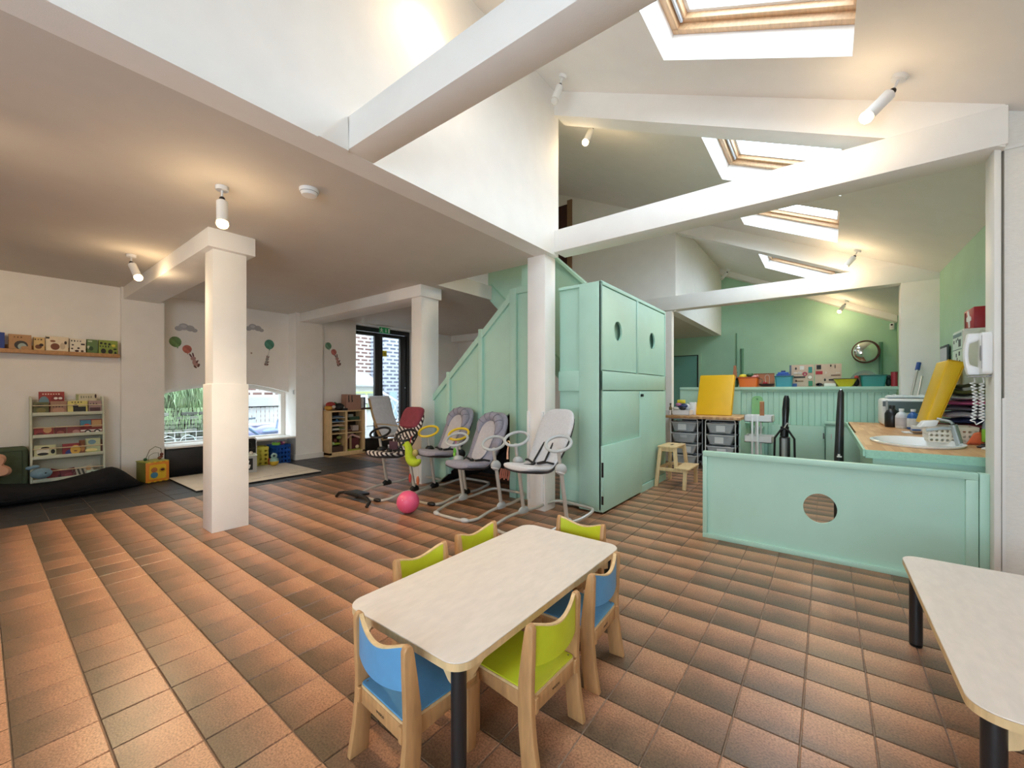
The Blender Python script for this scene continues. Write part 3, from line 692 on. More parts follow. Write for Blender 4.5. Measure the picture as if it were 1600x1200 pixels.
        for i in (4, 6, 8, 10, 12):
            p_ = pb[i]; out = (p_-c_-nr*.052).normalized(); m = MB(); m.M = M_
            m.tube([p_+out*(.05*math.cos(b_))+nr*(.053*math.sin(b_)) for b_ in (.35, .8, 1.3, 1.8, 2.3, 2.7)], .0028, 5); m.build('tuft_seam', mat('quilt_seam', '#6A6874', .9), t, local=True, smooth=True)
    hn = t
    for s in (-1, 1):
        m = MB(); m.M = M_
        m.tube([(s*.05, .125, .175), (s*.055, .06, .10), (s*.06, .0, .03), (s*.02, -.06, .015)], .009, 6); m.build('harness_strap', strap, hn, local=True, smooth=True)
        m = MB(); m.M = M_; m.tube([(s*.165, .0, .02), (s*.11, -.03, .03), (s*.03, -.06, .016)], .010, 6); m.build('harness_strap', strap, hn, local=True, smooth=True)
    m = MB(); m.M = M_; m.tube([(0, -.06, .016), (0, -.12, .004), (-.03, -.17, .006)], .012, 6); m.build('crotch_strap', strap, hn, local=True, smooth=True)
    return t
QUILT = mat('grey_quilt', '#8E8C98', .9, noise=.08, nscale=50, bump=.3, bscale=120)
QUILTL = mat('pale_liner', '#B4AFB2', .9, noise=.06, nscale=40)
JERSEY = mat('pale_knit', '#C9C8CA', .9, noise=.06, nscale=70, bump=.35, bscale=160)
ZEBRA = stripes('zebra_stripe_fabric', '#2A1D22', '#CFC6C2', 9, 'DIAGONAL', .85, .5, 2.0)
rocker('grey quilted baby rocker with grey rings, nearest the dark stair opening', (-2.755, 3.09, 0), math.radians(0), QUILT, QUILTL, GREYM, GREYP, GREYP)
rocker('pale knitted baby rocker in front of the mint cabinet side', (-1.985, 3.06, 0), math.radians(-8), JERSEY, JERSEY, GREYM, GREYP, GREYP, hs=.53, sub_liner=False)
YEL = mat('yellow_plastic', '#E2C02A', .4)
rocker('grey quilted baby rocker with yellow rings', (-3.40, 3.27, 0), math.radians(0), QUILT, QUILTL, GREYM, YEL, BLACK, hs=.50)
BURG = mat('burgundy_fabric', '#7E3140', .8, noise=.1, nscale=20)
zr = rocker('zebra striped baby rocker with black rings and a burgundy head cover', (-3.97, 3.02, 0), math.radians(0), ZEBRA, ZEBRA, GREYM, BLACK, BLACK, hs=.47, sub_liner=False)
m = MB(); m.M = Matrix.Translation((0, -.06, .48)) @ Matrix.Translation((0, -.012, .03))
m.rings(loft_seat(PROF[8:], [.17, .185, .185, .165, .10], [.03, .046, .05, .04, .02])); m.build('head_cover', BURG, zr, local=True, smooth=True, sub=1)
fb = MB(); fb.tube([(-.34, -.60, .01), (-.30, -.585, .055), (-.2, -.575, .075), (0, -.57, .08), (.2, -.575, .075), (.28, -.59, .05), (.30, -.64, .01)], .017, 8).build('front_stabiliser', BLACK, zr, local=True, smooth=True)
MB().box(-.20, .06, -.60, -.44, .055, .085).build('footplate', BLACK, zr, local=True, bevel=.012)
MB().box(-.075, .075, -.1, -.085, .50, .60).build('buckle_panel', mat('plum_fabric', '#4A3140', .8), zr, local=True, bevel=.006)
# toys hung on the rocker rings
LIMEF = mat('lime_plush', '#A9BE2B', .9, noise=.08, nscale=40, bump=.3)
dn = thing('plush_toy', 'lime green dinosaur shaped plush hanging from the black rocker ring', 'plush toy', (-3.62, 2.86, .36))
MB().tube([(-3.66, 2.86, .615), (-3.635, 2.86, .60), (-3.61, 2.86, .56), (-3.605, 2.865, .50), (-3.60, 2.87, .45), (-3.56, 2.875, .40), (-3.49, 2.88, .40), (-3.44, 2.885, .45)],
          lambda q: [.030, .040, .042, .05, .062, .062, .045, .014][min(7, int(q*7+.5))], 12).build('body', LIMEF, dn, smooth=True, sub=1)
MB().ell((-3.68, 2.86, .585), (.035, .02, .014)).build('snout', LIMEF, dn, smooth=True)
MB().tube([(-3.60, 2.87, .61), (-3.60, 2.88, .66), (-3.585, 2.89, .69)], .004, 6).build('cord', mat('red_cord', '#A82C34', .6), dn, smooth=True)
for i, (x, c, z0) in enumerate(((-3.60, '#B23A34', .18), (-3.47, '#B0623E', .17))):
    tt = MB().tube([(x, 2.875, .36), (x, 2.87, z0+.1)], .003, 6).build('cord', mat('pale_cord', '#CFC9C0', .7), dn, smooth=True)
    MB().ell((x, 2.87, z0+.05), (.018, .015, .05)).build('pendant', plain(c), tt, smooth=True)
MB().ell((-3.50, 2.86, .515), (.035, .03, .04)).build('rattle_ball', mat('olive_wood', '#A89A5A', .5), dn, smooth=True)
rt = thing('rattle', 'small green rattle hanging from the grey ring of a quilted rocker', 'rattle', (-3.02, 2.98, .50))
MB().ell((-3.02, 2.98, .57), (.022, .016, .03)).build('body', plain('#63B43C'), rt, smooth=True)
MB().ell((-3.025, 2.975, .53), (.016, .012, .02)).build('tail', plain('#8ACB52'), rt, smooth=True)
MB().tube([(-3.02, 2.98, .6), (-3.015, 2.985, .64), (-3.02, 2.99, .67)], .004, 6).build('cord', plain('#C24A78'), rt, smooth=True)
te = thing('teether', 'wooden teething ring with peach cord hanging from the left pale rocker ring', 'teether', (-2.31, 2.95, .55))
MB().tube([(-2.295+.017*math.sin(a*.4), 2.94, .70+.024*math.cos(a*.4)) for a in range(16)], .006, 6, True).build('ring', WOODL, te, smooth=True)
MB().tube([(-2.295, 2.94, .68), (-2.30, 2.935, .62), (-2.30, 2.935, .56)], lambda q: .006+.004*q, 6).build('cord', plain('#D9A98C'), te, smooth=True)
fr_ = thing('fringe_toy', 'rust fringed cloth hanging under the front of the pale rocker', 'toy', (-2.22, 2.78, .36))
for i in range(5): MB().tube([(-2.26+.022*i, 2.80, .50), (-2.265+.024*i, 2.79, .46), (-2.26+.022*i, 2.78, .41+.012*(i % 2))], .008, 6).build('tassel', plain('#8E5140'), fr_, smooth=True)
bl = thing('ball', 'glossy pink ball on the tiles below the rockers', 'ball', (-3.205, 2.53, 0))
MB().ell((-3.205, 2.53, .108), (.108, .108, .108), 32, 20).build('skin', mat('pink_rubber', '#DE5A80', .35), bl, smooth=True)
MB().cyl((-3.17, 2.437, .15), (-3.169, 2.4345, .151), .006).build('valve', mat('pink_valve', '#F0A0B4', .5), bl)

# ================================================================== LEFT SIDE: READING CORNER, ALCOVE, DOOR
def poly(m, pts, x, t=.002):   # thin relief facing +X, pts in (y, z)
    m.prism(pts, 'x', x, x+t); return m
def bar(m, y0, y1, z0, z1, x, t=.002): return m.box(x, x+t, y0, y1, z0, z1)
# picture ledge with books
lg = thing('picture_ledge', 'long wooden picture ledge carrying a row of picture books', 'shelf', (-7.2, .4, 1.60))
MB().box(-7.25, -7.12, -.55, 1.10, 1.605, 1.62).build('shelf_board', OAK, lg, bevel=.002)
MB().box(-7.13, -7.115, -.55, 1.10, 1.605, 1.648).build('front_lip', OAK, lg, bevel=.002)
MB().box(-7.25, -7.235, -.55, 1.10, 1.62, 1.70).build('back_strip', OAK, lg)
PAG = mat('book_paper', '#E8E0D0', .8)
def book(label, y, z, w, h, col, art=(), x=-7.15, th=.02, lean=.0, grp='picture books', roll=0):
    t = thing('picture_book', label, 'book', (x, y+w/2, z), 0, grp)
    Mx = Matrix.Translation((x, y+w/2, z)) @ Matrix.Rotation(-lean, 4, 'Y') @ Matrix.Rotation(roll, 4, 'X') @ Matrix.Translation((0, -w/2, 0))
    m = MB(); m.M = Mx; m.box(-.003, .0, 0, w, 0, h).box(-th, -th+.003, 0, w, 0, h).box(-th, 0, 0, .003, 0, h).build('cover', plain(col, .45), t)
    m = MB(); m.M = Mx; m.box(-th+.003, -.003, .003, w-.003, .004, h-.004).build('pages', PAG, t)
    for i, (kind, c, cy_, cz, ry, rz_) in enumerate(art):
        m = MB(); m.M = Mx
        if kind == 'o': m.prism(circ(cy_*w, cz*h, ry*w, rz_*h, 18), 'x', .0, .0012+.0004*i)
        elif kind == 'b': m.box(0, .0012+.0004*i, (cy_-ry)*w, (cy_+ry)*w, (cz-rz_)*h, (cz+rz_)*h)
        elif kind == 't':
            n = int(ry*2*w/.02); 
            for q in range(max(3, n)):
                yy = (cy_-ry)*w+q*(2*ry*w)/max(3, n); hh = rz_*h*random.uniform(.6, 1.1); m.box(0, .0014, yy, yy+.011, cz*h-hh, cz*h+hh)
        m.build('cover_picture' if kind != 't' else 'cover_lettering', plain(c), t)
    return t
bk = 'books on the wall ledge'
Z1 = 1.622
book('plain dark blue book at the cut end of the picture ledge', -.06, Z1, .24, .20, '#1F3C8C', grp=bk)
book('tan book with a dark curled animal on the picture ledge', .205, Z1, .165, .19, '#B48A5E', [('t', '#6A4A2A', .45, .84, .22, .04), ('o', '#3A3A3A', .55, .38, .3, .26), ('o', '#9FB0A8', .6, .3, .2, .2), ('o', '#B48A5E', .72, .22, .2, .12)], grp=bk)
book('narrow cream book with a brown fox shape on the ledge', .385, Z1, .085, .172, '#D3B276', [('t', '#3A2A1A', .5, .86, .4, .04), ('o', '#6B3F22', .45, .38, .3, .14), ('o', '#2A1C14', .7, .5, .2, .1)], grp=bk)
book('cream book with a round brown creature on the ledge', .475, Z1, .18, .195, '#E6D6B8', [('o', '#7A4630', .42, .4, .2, .2), ('o', '#8E5A3C', .32, .72, .12, .06), ('b', '#2F2A28', .10, .9, .08, .05), ('o', '#3A2C24', .88, .66, .06, .1), ('o', '#C9B79A', .75, .45, .12, .2), ('b', '#4A352A', .55, .12, .35, .03)], grp=bk)
book('white book scattered with small dark vignettes on the ledge', .665, Z1, .135, .185, '#E9E0CC', [('t', '#23301F', .45, .86, .36, .045), ('o', '#2D2C34', .2, .6, .07, .05), ('o', '#3A2B2A', .55, .4, .08, .06), ('o', '#4A2F28', .45, .22, .13, .07), ('b', '#26262C', .82, .66, .12, .05), ('o', '#5A4032', .78, .22, .09, .07), ('o', '#44352E', .16, .36, .07, .05)], grp=bk)
book('dull green book with a pale bird on the ledge', .808, Z1, .095, .19, '#5C7A42', [('b', '#B9C4A0', .3, .88, .2, .04), ('o', '#C4CBB4', .16, .5, .12, .1), ('o', '#2F4A2A', .4, .42, .2, .14)], grp=bk)
book('bright green book with black animal rows at the end of the ledge', .908, Z1, .175, .192, '#86993A', [('o', '#20241A', .15, .8, .07, .07), ('o', '#20241A', .36, .78, .07, .07), ('o', '#20241A', .57, .76, .07, .07), ('t', '#20241A', .35, .6, .28, .06), ('o', '#242018', .26, .3, .13, .16), ('o', '#242018', .62, .28, .12, .15), ('o', '#20241A', .86, .45, .09, .06), ('o', '#20241A', .88, .2, .06, .1), ('o', '#D8C84A', .78, .68, .1, .08)], grp=bk)
# four-tier front-facing book rack
rk = thing('book_rack', 'pale grey green four tier front facing book rack against the wall', 'book rack', (-7.12, .65, 0))
RACK = mat('sage_paint', '#C6CAB6', .5, noise=.03); DOW = mat('pale_dowel', '#D2BFA0', .5)
for y in (.355, .935): MB().prism([(-7.24, .05), (-7.0, .05), (-7.0, .16), (-7.12, 1.1), (-7.2, 1.12), (-7.24, 1.1)], 'y', y, y+.018).build('side_panel', RACK, rk, bevel=.003)
TIERS = [(.885, -7.08), (.635, -7.055), (.395, -7.03), (.14, -7.0)]
for z, x in TIERS:
    MB().box(-7.2, x, .373, .935, z, z+.012).build('tray', RACK, rk)
    MB().box(x-.012, x, .373, .935, z, z+.05).build('front_rail', RACK, rk, bevel=.002)
    MB().cyl((x-.006, .373, z+.128), (x-.006, .935, z+.128), .006, n=8).build('dowel', DOW, rk, smooth=True)
MB().box(-7.225, -7.21, .373, .935, .1, 1.08).build('back_panel', mat('rack_back', '#CFCBB8', .6), rk)
gk = 'books in the four tier rack'
def rb(label, tier, y, w, h, c, art=(), back=0, **k):
    z, x = TIERS[tier]; book(label, y, z+.013, w, h, c, art, x=x-.02-back, th=.014, lean=.10, grp=gk, **k)
rb('tall red book with a red face behind the top row of the rack', 0, .425, .20, .275, '#9C2F2A', [('t', '#E3C9B8', .5, .9, .36, .03), ('o', '#7F2A2A', .72, .68, .26, .2), ('o', '#E8E0D8', .66, .72, .08, .05), ('o', '#E8E0D8', .84, .72, .08, .05), ('o', '#6E8A94', .2, .55, .2, .26)], back=.045)
rb('olive book at the start of the rack top row', 0, .38, .12, .155, '#5E5F3A', [('o', '#7C7440', .5, .4, .3, .2), ('o', '#2E3222', .4, .75, .3, .12)])
rb('rose brown book second in the rack top row', 0, .51, .13, .165, '#A07A62', [('o', '#B98E76', .5, .35, .36, .2), ('t', '#5A3A2E', .5, .6, .36, .05)])
rb('yellow book with a black truck in the rack top row', 0, .645, .165, .165, '#D9CE7A', [('b', '#15161A', .6, .38, .32, .2), ('o', '#15161A', .4, .62, .14, .16), ('o', '#E2DFD2', .45, .16, .07, .07), ('o', '#E2DFD2', .78, .16, .07, .07), ('t', '#3A3520', .5, .9, .3, .05)])
rb('mauve book last in the rack top row', 0, .82, .11, .165, '#A78A86', [('b', '#4A2E34', .5, .3, .42, .2), ('t', '#4C3A38', .45, .78, .35, .05)])
bb = rb('white spined book with grey lettering behind the rack top row', 0, .72, .175, .25, '#CFC6A8', [('t', '#8A8A72', .52, .84, .30, .06), ('b', '#9AA070', .06, .82, .06, .14), ('o', '#3A1E22', .95, .88, .05, .1)], back=.045)
rb('red storybook with a tan face in the second rack row', 1, .385, .15, .12, '#8E2E2C', [('o', '#C79B6C', .68, .72, .22, .3), ('o', '#5A1E20', .3, .3, .2, .2)])
rb('dark red book in the middle of the second rack row', 1, .54, .095, .115, '#6E2428', [('o', '#9A5A50', .5, .4, .3, .2)])
rb('muted red book with pink figures in the second rack row', 1, .64, .12, .12, '#86403E', [('o', '#B88880', .6, .4, .25, .2)])
rb('red truck shaped book with white wheels in the second rack row', 1, .745, .19, .19, '#7A1E22', [('b', '#3F7E9C', .25, .8, .24, .16), ('b', '#B89468', .74, .72, .22, .22), ('b', '#D9D4CC', .5, .3, .48, .05), ('o', '#16151A', .34, .2, .15, .15), ('o', '#E4E0D8', .34, .2, .08, .08), ('o', '#16151A', .76, .2, .15, .15), ('o', '#E4E0D8', .76, .2, .08, .08), ('o', '#C24438', .3, .62, .14, .1)])
rb('cream book with a black panda like blot in the third rack row', 2, .385, .165, .155, '#C9CBA0', [('o', '#E6E2D0', .4, .55, .3, .3), ('o', '#1C1D1E', .5, .78, .2, .1), ('o', '#1C1D1E', .4, .36, .26, .1), ('o', '#3F6A3A', .35, .1, .3, .09), ('o', '#1C1D1E', .86, .5, .1, .16)])
rb('red and blue book with a smiling yellow face in the third rack row', 2, .60, .15, .155, '#8C2E34', [('o', '#2F3F86', .55, .3, .4, .28), ('o', '#D9AE4A', .7, .5, .28, .36), ('o', '#8A5A2A', .7, .42, .1, .06)])
rb('brown book between two brighter ones in the third rack row', 2, .735, .06, .185, '#7A4A2E', [('o', '#B07A42', .5, .5, .3, .2)])
rb('pale meadow book with a blue flower in the third rack row', 2, .785, .13, .20, '#B9C29A', [('o', '#6F93A4', .45, .78, .26, .14), ('o', '#E8DE9A', .4, .3, .4, .1), ('b', '#98AA62', .5, .12, .48, .1)])
rb('dark brown book at the end of the third rack row', 2, .88, .055, .18, '#4E3028', [('o', '#8A5A44', .5, .6, .3, .2)], back=.01)
rb('red book tipped sideways in the bottom rack row', 3, .47, .2, .11, '#7E2A30', [('o', '#4A1C24', .6, .4, .2, .2)], roll=-.35, back=.04)
rb('crimson book leaning in the middle of the bottom rack row', 3, .60, .12, .12, '#6E2230', [('o', '#8A3A44', .5, .4, .3, .2)], roll=.2, back=.02)
rb('pale striped book slumped in the bottom rack row', 3, .70, .17, .13, '#B8B6A4', [('b', '#4A4A44', .3, .6, .05, .3), ('b', '#4A4A44', .5, .6, .05, .3), ('o', '#C29A6A', .8, .7, .14, .2)], roll=.25, back=.02)
rb('mint card book with a black shape low in the bottom rack row', 3, .79, .13, .075, '#BFCDB8', [('o', '#24282A', .4, .5, .16, .3)])
# cushions
BV = mat('black_velvet', '#0E0F14', .95, noise=.3, nscale=14, bump=.3, bscale=30)
fc = MB(); rs = []
for k in range(27):
    u = k/26; y = -1.1+2.38*u; w_ = .34*min(1, (u*8)**.5 if u < .12 else 1, ((1-u)*7)**.6 if u > .86 else 1)+.01
    h_ = .17+.03*math.sin(u*17)+(.08*math.exp(-((u-.9)/.05)**2)); h_ *= min(1, ((1-u)*9)**.6, (u*9+.1)**.6)
    r = []
    for i in range(16):
        a = 2*PI*i/16; c_, s_ = math.cos(a), math.sin(a)
        r.append((-6.87+w_*math.copysign(abs(c_)**.7, c_)*.95, y, max(0, h_*.5+h_*.55*math.copysign(abs(s_)**.8, s_))))
    rs.append(r)
ft = thing('floor_cushion', 'long black floor cushion slumped along the reading wall', 'cushion', (-6.87, .1, 0))
fc.rings(rs).build('cover', BV, ft, smooth=True, sub=1)
MB().tube([(-6.545, -1.0+.09*i, .075+.01*math.sin(i*1.3)) for i in range(24)], .006, 5).build('seam', BV, ft, smooth=True)
bo = thing('back_cushion', 'dark sage wall cushion standing behind the black floor cushion', 'cushion', (-7.16, .05, .1))
MB().box(-7.24, -7.06, -.5, .345, .12, .56).build('cover', mat('sage_fabric', '#4E5B46', .9, noise=.1, bump=.2), bo, bevel=.04, seg=3)
MB().tube([(-7.056, -.45, .16), (-7.056, .30, .16), (-7.056, .30, .52), (-7.056, -.45, .52)], .004, 6, True).build('piping', mat('sage_piping', '#435040', .9), bo, smooth=True)
pc = thing('flower_cushion', 'peach flower shaped cushion cut by the frame on the black cushion', 'cushion', (-6.9, .05, .2))
PEACH = mat('peach_plush', '#DCA98C', .95, noise=.05, bump=.2)
m = MB(); c0 = (-6.88, .06, .375)
rs = []
for (sx, sc) in ((-.045, .3), (-.04, .85), (0, 1.0), (.04, .85), (.045, .3)):
    rs.append([(c0[0]+sx, c0[1]+sc*(.105+.065*abs(math.cos(2.5*2*PI*i/60+.9)))*math.cos(2*PI*i/60), c0[2]+sc*(.105+.065*abs(math.cos(2.5*2*PI*i/60+.9)))*math.sin(2*PI*i/60)) for i in range(60)])
m.rings(rs).build('petals', PEACH, pc, smooth=True)
MB().ell((-6.835, .06, .375), (.02, .045, .045)).build('centre', mat('peach_centre', '#E6C29A', .95), pc, smooth=True)
bp = thing('plush_toy', 'pale blue whale shaped plush lying before the bottom of the book rack', 'plush toy', (-6.93, .43, .19))
BLP = mat('pale_blue_plush', '#7E9DAE', .95, noise=.1, nscale=30, bump=.3)
MB().ell((-6.92, .43, .265), (.05, .085, .06), 16, 10).build('body', BLP, bp, smooth=True)
MB().ell((-6.92, .385, .345), (.018, .035, .02)).ell((-6.92, .345, .335), (.02, .03, .02)).build('tail', BLP, bp, smooth=True)
MB().ell((-6.872, .46, .27), (.006, .008, .008)).build('eye', BLACK, bp, smooth=True)
# busy cube
bc = thing('activity_cube', 'orange and yellow plastic activity cube with a wire loop on top', 'toy', (-6.99, 1.39, 0), math.radians(12))
def L_(m): return m
OR = mat('orange_plastic', '#E08A2E', .4); YE2 = mat('yellow_plastic_b', '#E3B92E', .4); OLV = mat('olive_plastic', '#7C7A3A', .5)
MB().box(-.125, .12, -.12, .12, .01, .262).build('body', OLV, bc, local=True, bevel=.008)
MB().box(.12, .13, -.125, .125, .01, .265).build('face_frame', OR, bc, local=True, bevel=.003)
for i in range(4):
    for z in (.255, .006): MB().box(.118, .136, -.105+.06*i, -.075+.06*i, z, z+.016).build('tab', YE2, bc, local=True, bevel=.002)
MB().prism(rrect(-.09, .09, .045, .23, .02, 4), 'x', .13, .136).build('face_panel', YE2, bc, local=True)
def gear(cy_, cz, r, c, x):
    n = 12; pts = []
    for i in range(n*2): a = PI*i/n; rr = r if i % 2 else r*.8; pts.append((cy_+rr*math.cos(a), cz+rr*math.sin(a)))
    return MB().prism(pts, 'x', x, x+.008).build('gear', plain(c), bc, local=True)
gear(-.04, .10, .042, '#3E7E9A', .136); gear(-.04, .165, .036, '#B0683A', .136); gear(.045, .155, .036, '#C8A01E', .136)
MB().ell((.148, .045, .16), (.01, .022, .016)).build('beetle', mat('dark_red_plastic', '#4A1A14', .4), bc, local=True, smooth=True)
MB().box(-.125, .13, -.125, .125, .262, .275).build('top_plate', mat('green_yellow_plastic', '#A9AC4A', .5), bc, local=True, bevel=.003)
MB().tube([(0, -.085, .27), (.0, -.06, .33), (0, -.03, .41), (0, .03, .45), (0, .09, .42), (0, .10, .34), (0, .09, .27)], .004, 6).build('wire_loop', mat('olive_wire', '#5A5636', .4), bc, local=True, smooth=True)
MB().tube([(.03, -.06, .27), (.03, -.05, .34), (.03, 0, .37), (.03, .05, .37), (.03, .06, .27)], .003, 6).build('wire_loop', mat('olive_wire', '#5A5636', .4), bc, local=True, smooth=True)
for y, z, c in ((-.075, .295, '#1F5A34'), (.095, .31, '#7A3A22'), (.075, .295, '#8A4A2A'), (.10, .34, '#6E2E1E')): MB().ell((0, y, z), (.02, .02, .02)).build('bead', plain(c, .35), bc, local=True, smooth=True)
# alcove bench front
bx = thing('window_bench', 'low black padded bench front under the arched window', 'bench', (-7.3, 2.0, 0))
MB().box(-7.48, -7.12, 1.56, 2.5, .0, .38).build('body', mat('black_vinyl', '#101116', .35, noise=.2, nscale=6), bx, bevel=.01)
MB().tube([(-7.118, 1.58, .37), (-7.118, 2.48, .37)], .006, 6).build('seam', BLACK, bx)
# play mat
pm = thing('play_mat', 'large cream play mat with a black edge on the slate floor', 'mat', (-6.4, 2.28, 0))
MB().box(-6.93, -5.815, 1.55, 3.03, .0, .016).build('foam_base', mat('black_foam', '#17161A', .8), pm)
MB().box(-6.935, -5.81, 1.545, 3.035, .016, .024).build('top_layer', mat('cream_mat_print', '#DDD6C8', .6, noise=.07, nscale=3, stretch=(1, 3, 1)), pm, bevel=.002)
for k in range(8):
    y = 1.7+k*.16
    MB().box(-5.98-.05*(k % 3), -5.95-.05*(k % 3), y, y+.11, .024, .0245).build('print_line', mat('grey_print', '#B3ACA2', .7), pm)
# wooden activity cube on the mat
wc = thing('activity_cube', 'wooden activity box with cut out shapes standing on the cream mat', 'toy', (-6.60, 2.34, .024), math.radians(-14))
MB().box(-.12, .12, -.12, .12, .0, .235).build('box', WOODL, wc, local=True, bevel=.004)
MB().box(.12, .126, -.12, .12, 0, .235).build('front_panel', mat('grey_board', '#9DA0A0', .5), wc, local=True)
MB().box(.126, .129, -.08, .07, .04, .2).build('picture', BLACK, wc, local=True)
MB().prism([(-.03, .06), (.03, .06), (.045, .11), (.02, .12), (.03, .17), (0, .18), (-.01, .13), (-.04, .1)], 'x', .129, .1305).build('picture_shape', WHITEP, wc, local=True)
for x, z in ((-.06, .17), (.06, .18), (0, .12), (-.06, .06), (.07, .05)): MB().cyl((x, .119, z), (x, .1215, z), .018, n=8).build('shape_hole', mat('dark_brown_hole', '#5A3A20', .6), wc, local=True)  # cut-outs drawn as flat dark brown discs
MB().box(-.125, .128, -.125, .125, .235, .245).build('lid', mat('pale_mint_board', '#D6E0D2', .5), wc, local=True)
MB().tube([(0, -.08, .245), (0, -.06, .36), (0, .02, .43), (0, .07, .40), (0, .08, .245)], .0045, 6).build('wire_loop', mat('dark_wire', '#35332F', .4), wc, local=True, smooth=True)
MB().tube([(.05, -.07, .30), (0, .02, .32), (-.03, .13, .33)], .0035, 6).build('wire_loop', mat('dark_wire', '#35332F', .4), wc, local=True, smooth=True)
for y, z, c in ((-.06, .27, '#8A4A36'), (.06, .265, '#E2DACB')): MB().ell((0.02, y, z), (.025, .025, .025)).build('bead', plain(c), wc, local=True, smooth=True)
eb = thing('toy_easel', 'small black easel board with a white rim behind the wooden activity box', 'easel', (-7.0, 2.62, .024))
MB().prism(rrect(2.36, 2.63, .03, .47, .05, 5), 'x', -7.02, -6.995).build('rim', WHITEP, eb)
MB().prism(rrect(2.375, 2.615, .06, .45, .04, 5), 'x', -6.995, -6.99).build('board', BLACK, eb)
wt = thing('roly_poly_toy', 'mint and yellow roly poly toy on the far side of the mat', 'toy', (-6.80, 2.80, .024))
MB().lathe([(.02, 0), (.05, .015), (.066, .05), (.064, .07)], (-6.80, 2.80, .024), 18).build('base', plain('#D2B23A', .4), wt, smooth=True)
MB().lathe([(.064, .07), (.058, .10), (.038, .12)], (-6.80, 2.80, .024), 18).build('body', plain('#8FB9B4', .4), wt, smooth=True)
MB().ell((-6.80, 2.80, .175), (.045, .045, .042)).build('head', plain('#A9CBC8', .4), wt, smooth=True)
MB().ell((-6.762, 2.785, .18), (.012, .02, .018)).build('face', plain('#39454A', .4), wt, smooth=True)
def crate(label, loc, rz, sx, sy, h, col, rows, cols):
    t = thing('toy_crate', label, 'crate', loc, rz, 'plastic toy crates')
    M0 = mat('crate_'+col.strip('#'), col, .4); k = .006
    MB().box(-sx/2, sx/2, -sy/2, sy/2, 0, k).build('bottom', M0, t, local=True)
    for s in (-1, 1):
        for ax in (0, 1):
            W_ = sy if ax == 0 else sx; d = (sx if ax == 0 else sy)/2
            m = MB()
            m.M = (Matrix.Rotation(PI/2, 4, 'Z') if ax == 0 else Matrix()) @ Matrix.Translation((0, s*d, 0))
            cw, ch = W_/cols, (h*.9)/rows
            for i in range(cols):
                for j in range(rows):
                    x0 = -W_/2+i*cw; z0 = j*ch
                    m.hole_plate(x0, x0+cw, z0, z0+ch, x0+cw/2, z0+ch/2, cw*.27, ch*.27, -k/2, k/2, 10)
            m.box(-W_/2, W_/2, -k/2-.004, k/2+.004, h*.9, h).build('side', M0, t, local=True)
    return t
crate('bright blue pierced plastic crate full of toys in the alcove corner', (-7.18, 3.03, 0), math.radians(12), .24, .24, .30, '#1550A8', 4, 4)
crate('yellow pierced plastic crate beside the blue one under the window', (-7.22, 2.70, 0), math.radians(-8), .22, .30, .29, '#E3DC5A', 4, 4)
for nm, lab, c, k, x, y, z, r in (('toy_block', 'lime green toy heaped on the blue crate', '#7FC04A', 'toy', -7.16, 2.98, .30, (.06, .06, .035)), ('toy_bundle', 'purple and black toy bundle on top of the blue crate', '#6A2A5E', 'toy', -7.2, 3.07, .305, (.06, .06, .04)),
                                ('toy_bundle', 'orange toy poking out behind the yellow crate', '#E0803A', 'toy', -7.27, 2.58, .31, (.04, .05, .04))):
    t = thing(nm, lab, k, (x, y, z-.03))
    MB().ell((x, y, z), r).build('body', plain(c), t, smooth=True); MB().ell((x+.03, y+.03, z+.02), (.03, .025, .02)).ell((x-.02, y-.03, z+.02), (.025, .03, .022)).build('bits', plain('#D8A0B8' if 'purple' in lab else c), t, smooth=True)
rc = thing('toy_block', 'red toy corner showing at the foot of the yellow crate', 'toy', (-7.06, 2.86, 0))
MB().box(-7.10, -7.03, 2.83, 2.89, 0, .10).build('body', plain('#B8324A'), rc, bevel=.012)
MB().box(-7.03, -7.027, 2.84, 2.88, .02, .08).build('panel', plain('#D2506A'), rc)
sw = thing('light_switch', 'small square white light switch on the alcove reveal', 'switch', (-7.25, 3.3, 1.13))
MB().box(-7.255, -7.215, 3.288, 3.30, 1.12, 1.20).build('plate', WHITEP, sw, bevel=.002); MB().box(-7.247, -7.223, 3.284, 3.288, 1.13, 1.19).build('rocker_key', GREYP, sw)

# wall stickers
def balloon(label, y, z, r, c, x, ang=0, string=None):
    t = thing('balloon_sticker', label, 'sticker', (x, y, z), 0, 'wall stickers')
    ca, sa = math.cos(ang), math.sin(ang)
    R_ = lambda p: (y+p[0]*ca-p[1]*sa, z+p[0]*sa+p[1]*ca)
    MB().prism([R_((r*math.cos(a)*(1-.1*(math.sin(a) < 0)*-math.sin(a)), r*1.08*math.sin(a))) for a in [2*PI*i/28 for i in range(28)]], 'x', x, x+.002).build('balloon', mat('sticker_'+c.strip('#'), c, .6, noise=.35, nscale=12), t)
    MB().prism([R_((0, -r*1.02)), R_((-r*.16, -r*1.3)), R_((r*.16, -r*1.3))], 'x', x, x+.002).build('knot', plain(c), t)
    if string: MB().tube([(x+.001, y+(R_((0, -r*1.3))[0]-y), R_((0, -r*1.3))[1]), (x+.001, string[0], string[1])], .0012, 5).build('string', plain('#8A8680'), t)
    return t
